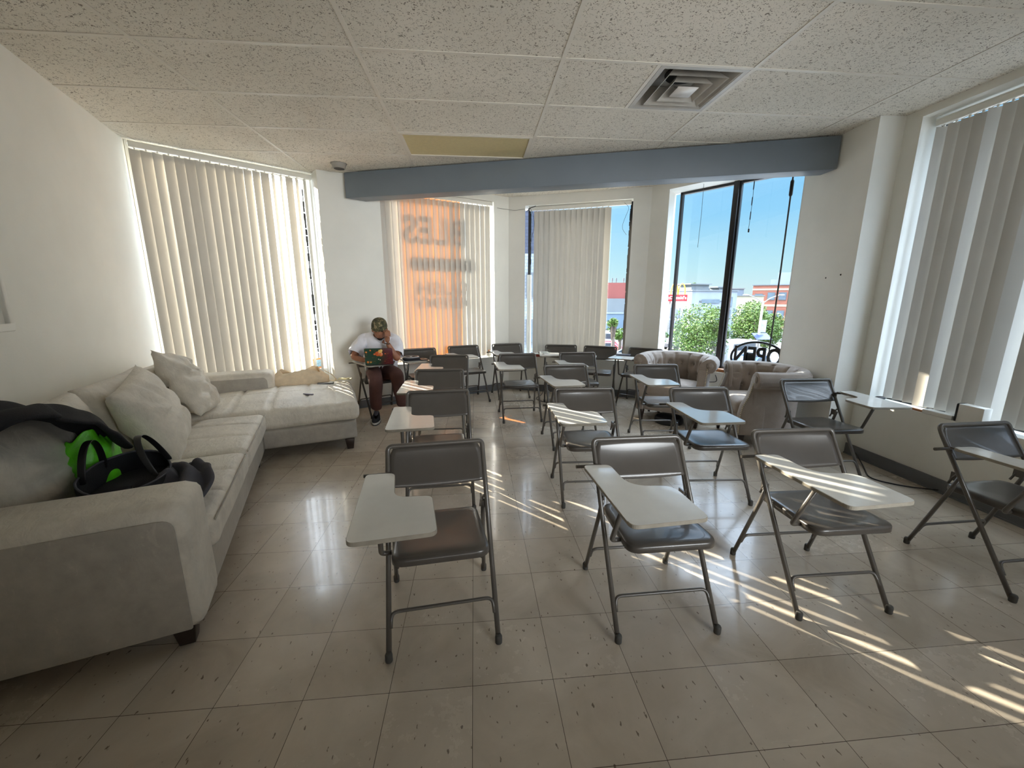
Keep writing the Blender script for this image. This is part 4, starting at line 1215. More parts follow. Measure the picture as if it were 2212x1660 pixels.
car(24.0, 35.6, .4, 'white', 'white van parked behind the oval window sign', True)
car(32.8, 36.6, .6, 'silver', 'silver car at the right edge behind the oval window sign')
car(22.4, 30.8, .5, 'blue', 'blue car seen through the letters of the oval window sign')
car(28.0, 33.2, .5, 'white', 'white car seen low behind the oval window sign')
car(25.2, 27.6, .5, 'yellow', 'yellow car seen lowest behind the oval window sign')
car(23.8, 46, .4, 'dark', 'dark car parked under the yellow green street tree')
# shop board across the side street, seen where one vane of the right blind is open
sh = empty('shop_front', (10.45, 7.35, GZ), -1.05, 'shop front with orange fascia and white hoarding seen through the right blind', 'building')
mb = MB(); mb.box(-.9, 2.6, 0, .3, .98 - GZ, 1.43 - GZ); fs_ = mb.build('fascia', M['orange'], sh)
place_text('lettering', 'MARKET', .15, .008, M['white_plastic'], fs_, (.75, -.02, 1.0 - GZ), width=2.6)
mb = MB(); mb.box(-.9, 2.6, -.06, .3, .90 - GZ, .98 - GZ); mb.build('red_stripe', M['red'], sh)
mb = MB(); mb.box(-.9, 2.6, .02, .28, -.55 - GZ, .90 - GZ); mb.build('white_hoarding', F['white'], sh)
mb = MB(); mb.box(.0, .22, -.02, .02, .35 - GZ, .62 - GZ); mb.build('orange_poster', M['orange'], sh)
mb = MB(); mb.box(-.1, .16, -.02, .02, -.2 - GZ, .1 - GZ); mb.build('white_poster', M['white_plastic'], sh)
mb = MB(); mb.box(-.9, 2.6, .05, .25, 0, -.55 - GZ); mb.build('plinth', F['grey'], sh)
# ------------------------------------------------------------------ ceiling fittings
vx0, vx1, vy0, vy1 = CX + 2.5 * GX, CX + 3 * GX, CY, CY + GY
vent = empty('ceiling_vent', ((vx0 + vx1) / 2, (vy0 + vy1) / 2, CEIL), 0, 'square grey air diffuser in the ceiling, dust marked and half open', 'air vent')
mb = MB(); h_ = GX / 4 - .014
mb.box(-h_, h_, -h_, -h_ + .03, -.004, .012); mb.box(-h_, h_, h_ - .03, h_, -.004, .012); mb.box(-h_, -h_ + .03, -h_ + .03, h_ - .03, -.004, .012); mb.box(h_ - .03, h_, -h_ + .03, h_ - .03, -.004, .012)
M['vent'] = mat('dusty_grey_vent_paint', srgb(176, 172, 164), .45, var=.18, vscale=5)
mb.build('frame', M['vent'], vent)
def ring(z0, z1, a0, a1, t=.004):
    r_ = MB()
    def sq(a, z): return [(-a, -a, z), (a, -a, z), (a, a, z), (-a, a, z)]
    vs = sq(a0, z0) + sq(a1, z1) + sq(a1 - t * 2, z1 + .001) + sq(a0 - t * 2, z0 + .004)
    fs = []
    for k in range(4):
        for L in range(3): fs.append((L * 4 + k, L * 4 + (k + 1) % 4, (L + 1) * 4 + (k + 1) % 4, (L + 1) * 4 + k))
        fs.append((12 + k, 12 + (k + 1) % 4, (k + 1) % 4, k))
    return r_.add(vs, fs)
ring(-.002, .10, h_ - .03, h_ - .10).build('outer_cone', M['vent'], vent)
ring(-.012, .07, .205, .135).build('louvre_ring', M['vent'], vent, weld=True)
ring(-.016, .055, .135, .085).build('louvre_ring', M['vent'], vent, weld=True)
mb = MB(); mb.add([(-.075, -.075, -.012), (.075, -.075, -.012), (.075, .075, -.012), (-.075, .075, -.012), (-.03, -.03, -.035 + .05), (.03, -.03, .015), (.03, .03, .015), (-.03, .03, .015)],
    [(0, 1, 5, 4), (1, 2, 6, 5), (2, 3, 7, 6), (3, 0, 4, 7), (4, 5, 6, 7), (3, 2, 1, 0)])
mb.build('centre_plate', mat('pale_vent_paint', srgb(214, 210, 204), .4), vent, bevel=.003)
mb = MB(); mb.box(-h_, h_, -h_, h_, .105, .115); mb.build('back_plate', M['vent'], vent)
mb = MB(); mb.lathe([(.13, .095), (.135, .104)], 28); mb.build('duct_opening', M['black'], vent)
for k in (-.03, .05):
    wr_ = MB(); wr_.tube([(k, .11, .07), (k - .01, -.02, .0)], .003, 5); wr_.build('hanger_wire', M['grey_metal'], vent)

lx0, lx1, ly0, ly1 = CX + 1 * GX, CX + 2 * GX, CY + 2 * GY, CY + 3 * GY
lf = empty('ceiling_light', ((lx0 + lx1) / 2, (ly0 + ly1) / 2, CEIL), 0, 'unlit ceiling light panel with a yellowed plastic diffuser, beside the beam', 'ceiling light')
mb = MB(); a, b = GX / 2 - .014, GY / 2 - .014
mb.box(-a, a, -b, -b + .028, -.006, .02); mb.box(-a, a, b - .028, b, -.006, .02); mb.box(-a, -a + .028, -b + .028, b - .028, -.006, .02); mb.box(a - .028, a, -b + .028, b - .028, -.006, .02)
mb.build('frame', M['grid'], lf)
mb = MB(); mb.box(-a + .026, a - .026, -b + .026, b - .026, .002, .008); mb.build('diffuser', M['diffuser'], lf)
mb = MB(); mb.box(-a, a, -b, b, .09, .1); mb.build('housing', M['white_trim'], lf)

sd_ = empty('smoke_detector', (-1.46, 4.92, CEIL), 0, 'round grey smoke alarm hanging loose from the ceiling at the beam end', 'smoke alarm')
mb = MB(); mb.lathe([(.0, -.052), (.06, -.05), (.066, -.04), (.075, -.012), (.085, .0)], 28); mb.build('housing', mat('aged_grey_plastic', srgb(150, 146, 138), .5), sd_)
mb = MB(); mb.lathe([(.0, -.0535), (.052, -.053), (.054, -.0505)], 24); mb.build('grille', M['rubber'], sd_)

# ------------------------------------------------------------------ orange school sign on the glass behind the blind (reads from the street)
u2 = ((BA[0] - PC[0]) / math.hypot(BA[0] - PC[0], BA[1] - PC[1]), (BA[1] - PC[1]) / math.hypot(BA[0] - PC[0], BA[1] - PC[1]))
sg = empty('window_sign', (PC[0] + n2[0] * .105, PC[1] + n2[1] * .105, 0), math.atan2(u2[1], u2[0]), 'orange sign with black mirrored letters glowing through the blind', 'sign')
mb = MB(); mb.box(.93, 1.80, -.002, .002, .56, 2.70); mb.build('orange_sheet', M['sign_orange'], sg)
def sign_text(body, t0, t1, z0, z1):
    me = text_mesh(body, 1.0, .002, .03)
    xs = [v.co.x for v in me.vertices]; ys = [v.co.y for v in me.vertices]
    me.transform(Matrix.Translation((-min(xs), -min(ys), 0)))
    me.transform(Matrix.Diagonal((-(t1 - t0) / (max(xs) - min(xs)), (z1 - z0) / (max(ys) - min(ys)), 1, 1)))
    text_obj('lettering', me, M['black'], sg, Matrix.Translation((t1, .006, z0)) @ Matrix.Rotation(PI / 2, 4, 'X'))
sign_text('BLES', .95, 1.85, 2.13, 2.49)
sign_text('GLISH', 1.10, 1.90, 1.475, 1.65)
sign_text('ADEMY', 1.04, 1.92, 1.29, 1.44)
mb = MB(); mb.prism(round_poly([(1.02, 1.79), (2.0, 1.79), (2.0, 1.965), (1.02, 1.965)], [.08] * 4), .004, .006, mtx=Matrix(((1, 0, 0, 0), (0, 0, 1, 0), (0, 1, 0, 0), (0, 0, 0, 1)))); mb.build('black_bar', M['black'], sg)

# ------------------------------------------------------------------ oval OPEN sign standing in the bay window (seen from behind)
u4 = ((P4[0] - BC[0]) / L4, (P4[1] - BC[1]) / L4)
ov = empty('oval_sign', (BC[0] + n4[0] * .10 + u4[0] * 1.45, BC[1] + n4[1] * .10 + u4[1] * 1.45, .53), math.atan2(u4[1], u4[0]), 'black oval neon sign with mirrored letters on the bay window sill', 'sign')
mb = MB(); mb.tube([((.285 * math.cos(2 * PI * k / 48)), 0, .20 + .19 * math.sin(2 * PI * k / 48)) for k in range(48)], .013, 8, closed=True); mb.build('oval_frame', M['black'], ov)
me = text_mesh('OPEN', .27, .012, .006)
xs = [v.co.x for v in me.vertices]
me.transform(Matrix.Translation((-(min(xs) + max(xs)) / 2, 0, 0))); me.transform(Matrix.Diagonal((-.50 / (max(xs) - min(xs)), 1, 1, 1)))
text_obj('lettering', me, M['black'], ov, Matrix.Translation((0, 0, .09)) @ Matrix.Rotation(PI / 2, 4, 'X'))
mb = MB(); mb.box(-.13, -.05, .012, .03, .11, .26); mb.build('power_box', M['black'], ov)
for x in (-.2, .2):
    mb = MB(); mb.box(x - .006, x + .006, -.008, .008, .0, .06); mb.build('foot', M['black'], ov)

def on_wall(a, u, n, t, d, z): return Vector((a[0] + u[0] * t + n[0] * d, a[1] + u[1] * t + n[1] * d, z))
# wooden board along the bay window sill, with a black cable
mb = MB(); mb.box(.52, 1.15, .0, .085, .531, .565, Matrix(((u4[0], n4[0], 0, BC[0] + n4[0] * .02), (u4[1], n4[1], 0, BC[1] + n4[1] * .02), (0, 0, 1, 0), (0, 0, 0, 1))))
tag(mb.build('wooden_board', M['wood'], bevel=.004), 'brown wooden board lying on the bay window sill behind the armchairs', 'board')
mb = MB(); mb.tube(fillet([on_wall(BC, u4, n4, .98, -.03, .52), on_wall(BC, u4, n4, .93, -.05, .44), on_wall(BC, u4, n4, .99, -.05, .40), on_wall(BC, u4, n4, 1.1, -.04, .42), on_wall(BC, u4, n4, 1.06, -.03, .5)], .05, 5), .005, 6)
tag(mb.build('power_cable', M['black']), 'black cable looping below the bay window sill between the armchairs', 'cable')
# cords left over from a removed blind
def cord(t, z0, z1, r, label, beads=(), name='blind_cord', d=.04):
    o = empty(name, on_wall(BC, u4, n4, t, d, z1), 0, label, 'cord')
    mb = MB(); mb.tube([(0, 0, 0), (.004, .0, (z0 - z1) * .5), (-.004, 0, z0 - z1)], r, 6); mb.build('cord', M['rubber'], o)
    for zb_, hh, rr_ in beads:
        mb = MB(); mb.lathe([(rr_ * .6, zb_ - z1 - hh), (rr_, zb_ - z1 - hh * .9), (rr_, zb_ - z1 - hh * .1), (rr_ * .6, zb_ - z1)], 10); mb.build('cord_weight', M['black'], o)
    return o
cord(.66, 2.02, 2.74, .0022, 'thin broken bead chain hanging in the left pane of the bay window')
cord(1.22, 2.14, 2.74, .0022, 'short grey cord with dark weights hanging in the right pane of the bay window', [(2.66, .09, .005), (2.5, .09, .005), (2.35, .09, .005), (2.17, .04, .008)])
cord(1.585, .62, 2.74, .008, 'long grey tilt wand hanging at the right end of the bay window', [(2.60, .16, .017)], 'tilt_wand')
# loose wires round the drawn blind
u3 = ((BC[0] - BA[0]) / math.hypot(BC[0] - BA[0], BC[1] - BA[1]), (BC[1] - BA[1]) / math.hypot(BC[0] - BA[0], BC[1] - BA[1]))
mb = MB(); mb.tube(fillet([on_wall(BA, u3, n3, .30, .02, 2.69), on_wall(BA, u3, n3, .36, .03, 2.60), on_wall(BA, u3, n3, .385, .03, 2.42), on_wall(BA, u3, n3, .33, .04, 2.25), on_wall(BA, u3, n3, .315, .04, 2.05)], .08, 6), .003, 5)
mb.tube(fillet([on_wall(BA, u3, n3, .27, .0, 2.62), on_wall(BA, u3, n3, .32, .02, 2.67), on_wall(BA, u3, n3, .40, .02, 2.69)], .04, 5), .005, 5)
tag(mb.build('loose_wire', M['black']), 'black wires dangling at the left top corner of the middle bay window', 'wire')
mb = MB(); mb.tube(fillet([on_wall(BA, u3, n3, 1.62, .03, 2.66), on_wall(BA, u3, n3, 1.69, .04, 2.60), on_wall(BA, u3, n3, 1.63, .04, 2.45), on_wall(BA, u3, n3, 1.60, .04, 2.34), on_wall(BA, u3, n3, 1.67, .04, 2.25)], .08, 6), .0022, 5)
tag(mb.build('loose_wire', M['rubber']), 'thin grey wire curling at the right top corner of the middle bay window', 'wire')
mb = MB(); mb.tube([on_wall(PC, u2, n2, 2.33, -.004, 2.665), on_wall(BA, (0, 0), n3, 0, -.01, 2.66), on_wall(BA, u3, n3, .1, -.004, 2.645), on_wall(BA, u3, n3, .24, -.004, 2.655)], .0022, 5)
tag(mb.build('wall_wire', M['rubber']), 'thin wire tacked across the bay corner pier above the windows', 'wire')

# ------------------------------------------------------------------ sill clutter
def sill_box(name, a, u, n, t, d, z, w_, dp, h, m, label, cat, rz=0.0, bevel=.003):
    mb = MB(); mb.box(-w_ / 2, w_ / 2, -dp / 2, dp / 2, 0, h); o = mb.build(name, m, bevel=bevel)
    o.location = on_wall(a, u, n, t, d, z); o.rotation_euler = (0, 0, math.atan2(u[1], u[0]) + rz)
    return tag(o, label, cat)
mb = MB(); mb.lathe([(.022, 0), (.024, .01), (.024, .06), (.016, .075)], 16); pb_ = mb.build('pill_bottle', M['white_plastic']); pb_.location = on_wall(PC, u2, n2, 2.20, .06, .531)
cp_ = MB(); cp_.lathe([(.02, .075), (.02, .10), (.018, .104)], 16); cp_.build('orange_cap', M['orange'], pb_)
tag(pb_, 'small white bottle with an orange cap on the sill below the glowing sign', 'bottle')
sill_box('hardback_book', BA, u3, n3, .48, .03, .531, .16, .07, .035, mat('brick_red_cover', srgb(150, 62, 50), .5), 'red hardback book lying on the middle bay window sill', 'book', .1)
mb = MB(); mb.box(-.15, .15, -.032, .032, 0, .012); ppr = mb.build('paper_sheet', M['white_plastic']); ppr.location = on_wall(BA, u3, n3, .52, .03, .567); ppr.rotation_euler = (0, 0, math.atan2(u3[1], u3[0])); tag(ppr, 'white paper lying across the red book on the bay sill', 'paper')
u5 = (0, -1)
sill_box('speaker_box', PQ, u5, nR, .86, .035, .551, .15, .066, .13, M['white_plastic'], 'white box with dark rounded end standing on the right sill below the blind', 'box')
mb = MB(); mb.prism(round_poly([(-.036, 0), (.036, 0), (.036, .132), (-.036, .132)], [.012] * 4), -.006, .006, mtx=Matrix(((0, 0, 1, 0), (1, 0, 0, 0), (0, 1, 0, 0), (0, 0, 0, 1))))
for ob in [x for x in bpy.data.objects if x.name.startswith('speaker_box')]:
    e_ = mb.build('dark_end', M['black'], ob); e_.location = (-.078, 0, 0)
mb = MB(); mb.tube([on_wall(PQ, u5, nR, .24, .03, .560), on_wall(PQ, u5, nR, .55, .015, .560)], .009, 8)
tag(mb.build('wooden_stick', M['wood']), 'brown stick lying on the right window sill behind the tablet', 'stick')
mb = MB(); mb.ball((0, 0, .02), (.05, .03, .018), 12, 8); hh = mb.build('eyeglass_case', M['black']); hh.location = on_wall(PQ, u5, nR, .19, .035, .552); tag(hh, 'small dark case on the right window sill at the stick end', 'case')
sill_box('paper_stack', PQ, u5, nR, .66, .035, .551, .20, .065, .03, M['white_plastic'], 'short stack of white paper on the right window sill beside the white box', 'paper')
# orange framed little picture on the sill at the pillar end of the left window
fr_ = MB()
for bx in ((-.06, .06, 0, .012, 0, .018), (-.06, .06, 0, .012, .112, .13), (-.06, -.042, 0, .012, .018, .112), (.042, .06, 0, .012, .018, .112)): fr_.box(*bx)
pf = fr_.build('photo_frame', M['orange'], bevel=.002)
ins = MB(); ins.box(-.043, .043, .003, .008, .017, .113); ins.build('picture', mat('pale_blue_print', srgb(150, 190, 214), .4, var=.4, vscale=24), pf)
u1 = ((W1B[0] - W1A[0]) / 1.597, (W1B[1] - W1A[1]) / 1.597)
pf.location = on_wall(W1A, u1, n1, 1.50, .06, .522); pf.rotation_euler = (0, 0, math.atan2(u1[1], u1[0]) + .2)
tag(pf, 'small orange framed picture on the left window sill beside the pillar', 'picture')

# ------------------------------------------------------------------ on the tablets
def flat(name, pts, h, m, key, p, rz, label, cat, rs=None, bevel=.002):
    mb = MB(); mb.prism(round_poly(pts, rs or [.008] * len(pts)), 0, h); o = mb.build(name, m, bevel=bevel)
    o.location = on_chair(key, (p[0], p[1], .669)); hh_ = [c for c in CHAIR_POS if c[0] == key][0][3]
    o.rotation_euler = (0, 0, hh_ + PI + rz)
    return tag(o, label, cat)
flat('smartphone', [(-.04, -.08), (.04, -.08), (.04, .08), (-.04, .08)], .01, M['black'], 'H', (.07, .06), .2, 'black smartphone lying on the tablet beside the headphones', 'phone')
hp_ = empty('headphones', on_chair('H', (.20, .03, .669)), .353 + PI, 'silver grey headphones in a dark open case on the back row tablet', 'headphones')
mb = MB(); mb.prism(round_poly([(-.10, -.075), (.10, -.075), (.10, .075), (-.10, .075)], [.05] * 4), 0, .028); mb.build('case', M['black_cloth'], hp_, bevel=.008)
mb = MB(); mb.tube([(.085 * math.cos(2 * PI * k / 28), .06 * math.sin(2 * PI * k / 28), .036) for k in range(28)], .011, 8, closed=True); mb.build('headband', M['grey_metal'], hp_)
for s_ in (-1, 1):
    mb = MB(); mb.ball((s_ * .045, -.01, .036), (.035, .03, .014), 14, 8); mb.build('ear_cup', M['rubber'], hp_)
for k in range(3):
    flat('paper_sheet', [(-.105, -.14), (.105, -.14), (.105, .14), (-.105, .14)], .003, M['white_plastic'], 'O', (.16 - .012 * k, .05, 0), .1 * k - .1, ['lowest white paper of the pile on the back row tablet', 'middle white paper of the pile on the back row tablet', 'topmost white paper of the pile on the back row tablet'][k], 'paper', [.002] * 4, 0).location.z = .669 + .0035 * k
mb = MB(); mb.box(-.05, .05, -.04, .04, 0, .045); bx_ = mb.build('clear_box', M['clear_plastic']); bx_.location = on_chair('O', (.22, -.02, .681)); bx_.rotation_euler = (0, 0, .3); tag(bx_, 'clear plastic box standing on the papers of the back row tablet', 'box')
nb_ = flat('notebook', [(-.09, -.06), (.09, -.06), (.09, .06), (-.09, .06)], .012, M['grey_cloth'], 'R', (.20, -.15), .2, 'dark grey notebook on the bluish tablet left of the rear armchair', 'notebook')

# ------------------------------------------------------------------ floor and wall bits
mb = MB(); mb.tube(fillet([(1.58, .60, .008), (1.52, .71, .008), (1.58, .815, .008), (1.70, .80, .008), (1.80, .70, .008), (1.95, .55, .008)], .09, 8), .0075, 8)
tag(mb.build('floor_cable', M['black']), 'black cable curving over the floor in the lower right photo corner', 'cable')
mb = MB(); mb.tube(fillet([(.98, 5.92, .40), (1.01, 5.91, .25), (.96, 5.80, .01), (.80, 5.55, .006), (.92, 5.32, .006), (1.10, 5.38, .006), (1.22, 5.62, .006)], .1, 6), .005, 6)
tag(mb.build('floor_cable', M['black']), 'thin black cable trailing on the floor under the back row chairs', 'cable')
mb = MB(); mb.tube(fillet([(3.38, 3.16, .05), (3.30, 3.0, .006), (3.1, 2.75, .006), (3.25, 2.6, .006), (3.40, 2.5, .02)], .1, 6), .005, 6)
tag(mb.build('floor_cable', M['black']), 'black cable loop on the floor at the foot of the right wall', 'cable')
uL = (-0.324, 0.946); nLw = (0.946, 0.324)
fb = (-2.446, 2.35)
wf_ = empty('wall_frame', (fb[0], fb[1], 1.245), math.atan2(-uL[1], -uL[0]), 'white picture frame on the left wall, only its corner in the photo', 'picture frame')
mb = MB(); mb.box(0, .8, .0, .03, 0, .035); mb.box(0, .8, .0, .03, .965, 1.0); mb.box(0, .035, 0, .03, .035, .965); mb.box(.765, .8, 0, .03, .035, .965); mb.build('moulding', M['white_trim'], wf_, bevel=.006)
mb = MB(); mb.box(.034, .766, .002, .012, .034, .966); mb.build('backing', M['paint'], wf_)
rcw = MB(); rcw.box(3.40, 3.419, 1.2, 2.25, .40, .47); tag(rcw.build('cable_raceway', M['white_trim'], bevel=.004), 'white cable duct on the right wall below the sill at the photo edge', 'cable duct')
for (x, y, z, nx_, ny_) in ((3.238, 3.62, 1.60, -1, 0), (3.222, 3.45, 1.62, -1, 0)):
    mb = MB(); mb.ball((0, 0, 0), .008, 8, 6); sc_ = mb.build('wall_screw', M['black']); sc_.location = (x, y, z)
    tag(sc_, 'left one of two dark screws in the white pillar' if y > 3.6 else 'right one of two dark screws in the white pillar', 'screw')
# ------------------------------------------------------------------ the seated person (room coordinates)
def skin_mesh(name, chains, root, levels=2):
    """chains: lists of (point, radius or (rx, ry)); the first point of a chain may repeat a point of another chain"""
    vs, es, rs = [], [], []
    idx = {}
    def vid(p, r):
        k = tuple(round(c, 4) for c in p)
        if k not in idx:
            idx[k] = len(vs); vs.append(p); rs.append(r if isinstance(r, tuple) else (r, r))
        return idx[k]
    for ch in chains:
        prev = None
        for p, r in ch:
            i = vid(p, r)
            if prev is not None and prev != i: es.append((prev, i))
            prev = i
    me = bpy.data.meshes.new(name); me.from_pydata(vs, es, [])
    o = bpy.data.objects.new(name, me); C.objects.link(o)
    sk = o.modifiers.new('skin', 'SKIN'); sk.use_smooth_shade = True
    for i, d in enumerate(me.skin_vertices[0].data):
        d.radius = rs[i]; d.use_root = (tuple(round(c, 4) for c in vs[i]) == tuple(round(c, 4) for c in root))
    sb = o.modifiers.new('sub', 'SUBSURF'); sb.levels = levels; sb.render_levels = levels
    dg = bpy.context.evaluated_depsgraph_get(); dg.update()
    m2 = bpy.data.meshes.new_from_object(o.evaluated_get(dg))
    bpy.data.objects.remove(o); bpy.data.meshes.remove(me)
    return m2
def join_remesh(name, meshes, voxel, smooth=2):
    bm = bmesh.new()
    for m_ in meshes: bm.from_mesh(m_)
    me = bpy.data.meshes.new(name); bm.to_mesh(me); bm.free()
    o = bpy.data.objects.new(name, me); C.objects.link(o)
    if voxel:
        r_ = o.modifiers.new('remesh', 'REMESH'); r_.mode = 'VOXEL'; r_.voxel_size = voxel; r_.use_smooth_shade = True
        s_ = o.modifiers.new('smooth', 'SMOOTH'); s_.factor = .5; s_.iterations = smooth
    dg = bpy.context.evaluated_depsgraph_get(); dg.update()
    m2 = bpy.data.meshes.new_from_object(o.evaluated_get(dg))
    bpy.data.objects.remove(o); bpy.data.meshes.remove(me)
    for p in m2.polygons: p.use_smooth = True
    m2.name = name
    return m2
# joints
pel = (-1.175, 5.03, .55); spi = (-1.17, 5.0, .74); che = (-1.17, 4.97, .88); nek = (-1.145, 4.90, .975); hb = (-1.13, 4.85, 1.02)
shR_, elR, wrR = (-1.345, 4.945, .915), (-1.445, 4.80, .735), (-1.235, 4.70, .705)       # his right arm, to the keyboard
shL_, elL, wrL = (-.985, 4.905, .925), (-.915, 4.70, .715), (-1.015, 4.665, .92)           # his left arm, propping the head
hipR, knR, anR = (-1.265, 5.0, .535), (-1.155, 4.60, .53), (-1.19, 4.69, .11)
hipL, knL, anL = (-1.085, 4.965, .535), (-.935, 4.70, .54), (-.90, 4.80, .11)
body = [
 [(pel, .11), (spi, (.12, .09)), (che, (.135, .095)), (nek, .055), (hb, .05)],
 [(che, (.135, .095)), (shR_, .058), (elR, .042), (wrR, .027)],
 [(che, (.135, .095)), (shL_, .058), (elL, .042), (wrL, .027)],
 [(pel, .11), (hipR, .09), (knR, .062), (anR, .042)],
 [(pel, .11), (hipL, .09), (knL, .062), (anL, .042)],
]
bmesh_body = skin_mesh('body', body, pel)
def hand(wr, palm_dir, fing_dir, thumb_dir, side, curl):
    """palm from the wrist, four unequal bent fingers and a thumb from the side of the palm"""
    W_, D_, S_ = Vector(wr), Vector(fing_dir).normalized(), Vector(side).normalized()
    N_ = D_.cross(S_).normalized()
    out_ = []
    pc = W_ + D_ * .085
    ch = [[(tuple(W_), .026), (tuple(W_ + D_ * .03), (.034, .018)), (tuple(pc - D_ * .01), (.040, .016))]]
    out_.append(skin_mesh('palm', ch, tuple(W_), 2))
    for k, (off_, ln) in enumerate(((-.030, .068), (-.010, .080), (.010, .075), (.030, .058))):
        b0 = pc + S_ * off_ - D_ * .02; c1 = curl * (1 + .15 * k)
        p1 = b0 + D_ * .025
        p2 = p1 + (D_ * math.cos(c1 * .5) - N_ * math.sin(c1 * .5)) * ln * .42
        p3 = p2 + (D_ * math.cos(c1) - N_ * math.sin(c1)) * ln * .33
        p4 = p3 + (D_ * math.cos(c1 * 1.5) - N_ * math.sin(c1 * 1.5)) * ln * .25
        out_.append(skin_mesh('finger', [[(tuple(b0), .0095), (tuple(p1), .0095), (tuple(p2), .009), (tuple(p3), .008), (tuple(p4), .0065)]], tuple(b0), 1))
    t0 = W_ + D_ * .03 - S_ * .022; T_ = Vector(thumb_dir).normalized()
    t1 = t0 - S_ * .022 + T_ * .022; t2 = t1 + (T_ * .8 + D_ * .5).normalized() * .032; t3 = t2 + (T_ * .4 + D_ * .9).normalized() * .026
    out_.append(skin_mesh('thumb', [[(tuple(t0), .012), (tuple(t1), .011), (tuple(t2), .0095), (tuple(t3), .0075)]], tuple(t0), 1))
    return out_
hands = hand(wrR, None, (.92, -.30, -.10), (.2, -1, .1), (-.2, -.95, .0), .5) + hand(wrL, None, (.10, .22, .95), (-.8, -.1, .5), (-.55, -.6, .1), .7)
# head: egg with brow, nose, lips, chin and ears, bowed towards the laptop
HC = Vector((-1.118, 4.80, 1.055))
HM = Matrix.Translation(HC) @ Matrix.Rotation(.12, 4, 'Z') @ Matrix.Rotation(.34, 4, 'X')     # face looks to local -y
def head_fn(u, v):
    a = 2 * PI * u; b = PI * (v - .5)
    x = .076 * math.cos(a) * math.cos(b); y = .098 * math.sin(a) * math.cos(b); z = .118 * math.sin(b)
    if z < 0:
        k = -z / .118
        x *= 1 - .28 * k; y = y * (1 - .12 * k) - (.018 * k if y < 0 else -.0)
    f = max(0, -y / .098)
    y -= f ** 2 * (.020 * math.exp(-((x / .014) ** 2)) * math.exp(-(((z + .018) / .024) ** 2)))       # nose
    y -= f ** 2 * .007 * math.exp(-(((z - .030) / .012) ** 2))                                        # brow
    y += f ** 2 * .010 * (math.exp(-((((abs(x) - .031) / .014) ** 2) + ((z - .010) / .010) ** 2)))    # eye hollows
    y -= f ** 2 * .006 * math.exp(-((x / .022) ** 2)) * math.exp(-(((z + .062) / .010) ** 2))         # lips
    y -= f ** 2 * .008 * math.exp(-((x / .024) ** 2)) * math.exp(-(((z + .098) / .016) ** 2))         # chin
    return HM @ Vector((x, y, z))
hmb = MB(); hmb.grid(head_fn, 48, 36, True, None, True)
for s_ in (-1, 1):
    hmb.ball((0, 0, 0), (.012, .020, .032), 10, 8, HM @ Matrix.Translation((s_ * .078, .008, -.004)) @ Matrix.Rotation(s_ * .35, 4, 'Z'))
head_me = hmb.mesh('head')
person_me = join_remesh('person', [bmesh_body, head_me] + hands, .0055, 2)
person = mesh_obj('person', person_me, M['skin'])
tag(person, 'person in white T-shirt and camouflage cap bent over a laptop, head propped on one hand', 'person')
# face details
eb = MB()
for s_ in (-1, 1):
    eb.ball((0, 0, 0), (.012, .008, .006), 10, 6, HM @ Matrix.Translation((s_ * .031, -.081, .010)))
    eb.tube([HM @ Vector((s_ * (.016 + .009 * k), -.092 + .004 * k, .028 + .003 * (1 - abs(k - 1)))) for k in range(4)], .0035, 6)
eb.build('eyes', M['hair'], person)
mo = MB(); mo.tube([HM @ Vector((x, -.104 + abs(x) * .25, -.062)) for x in (-.022, -.011, 0, .011, .022)], .0035, 6); mo.build('mouth', mat('lip', srgb(110, 62, 54), .5), person)
be = MB()
def beard(u, v):
    a = PI * (1.12 + .76 * u); z = -.076 - .034 * v
    k = -z / .118; r_ = math.sqrt(max(.02, 1 - (z / .118) ** 2))
    x = .078 * math.cos(a) * r_ * (1 - .28 * k); y = .100 * math.sin(a) * r_ * (1 - .12 * k) - .018 * k - .008 * math.exp(-((x / .024) ** 2)) * math.exp(-(((z + .098) / .016) ** 2)) - .002
    return HM @ Vector((x, y, z))
be.grid(beard, 18, 6); b_ = be.build('beard', M['hair'], person); solid(b_, .006)
# camouflage cap with a short brim
def camo():
    m = bpy.data.materials.new('camouflage_cotton'); N = NT(m); v = N.coord()
    a = N.noise(v, 22, 2, .5, .8); b = N.noise(N.coord((1, 1, 1), (1, .3, 2)), 26, 2, .5, .8)
    c = N.ramp(a, [(.45, srgb(66, 66, 48)), (.50, srgb(84, 82, 56))])
    c = mixc(N, N.ramp(b, [(.56, g(0)), (.58, g(1))]), c, srgb(150, 134, 104))
    c = mixc(N, N.ramp(a, [(.34, g(1)), (.36, g(0))]), c, srgb(44, 38, 32))
    N.l(c, N.b.inputs['Base Color']); N.b.inputs['Roughness'].default_value = .9
    return m
M['camo'] = camo()
cap = MB()
def cap_fn(u, v):
    a = 2 * PI * u; b = PI * .5 * v
    z = .030 + .098 * math.sin(b); r_ = math.cos(b) ** .55
    return HM @ Vector((.088 * math.cos(a) * r_, .110 * math.sin(a) * r_ + .004, z))
cap.grid(cap_fn, 36, 14, True, None, True)
c_ = cap.build('cap', M['camo'], person, weld=True); solid(c_, .004)
br_ = MB()
br_.grid(lambda u, v: HM @ Vector((.088 * math.cos(PI * (1.08 + .84 * u)) * (1 + .05 * v), .110 * math.sin(PI * (1.08 + .84 * u)) * (1 + .48 * v * math.sin(PI * u) ** .5) + .004, .032 + .010 * v - .014 * v * (2 * u - 1) ** 2)), 24, 5)
bb = br_.build('cap_brim', M['camo'], c_); solid(bb, .004)
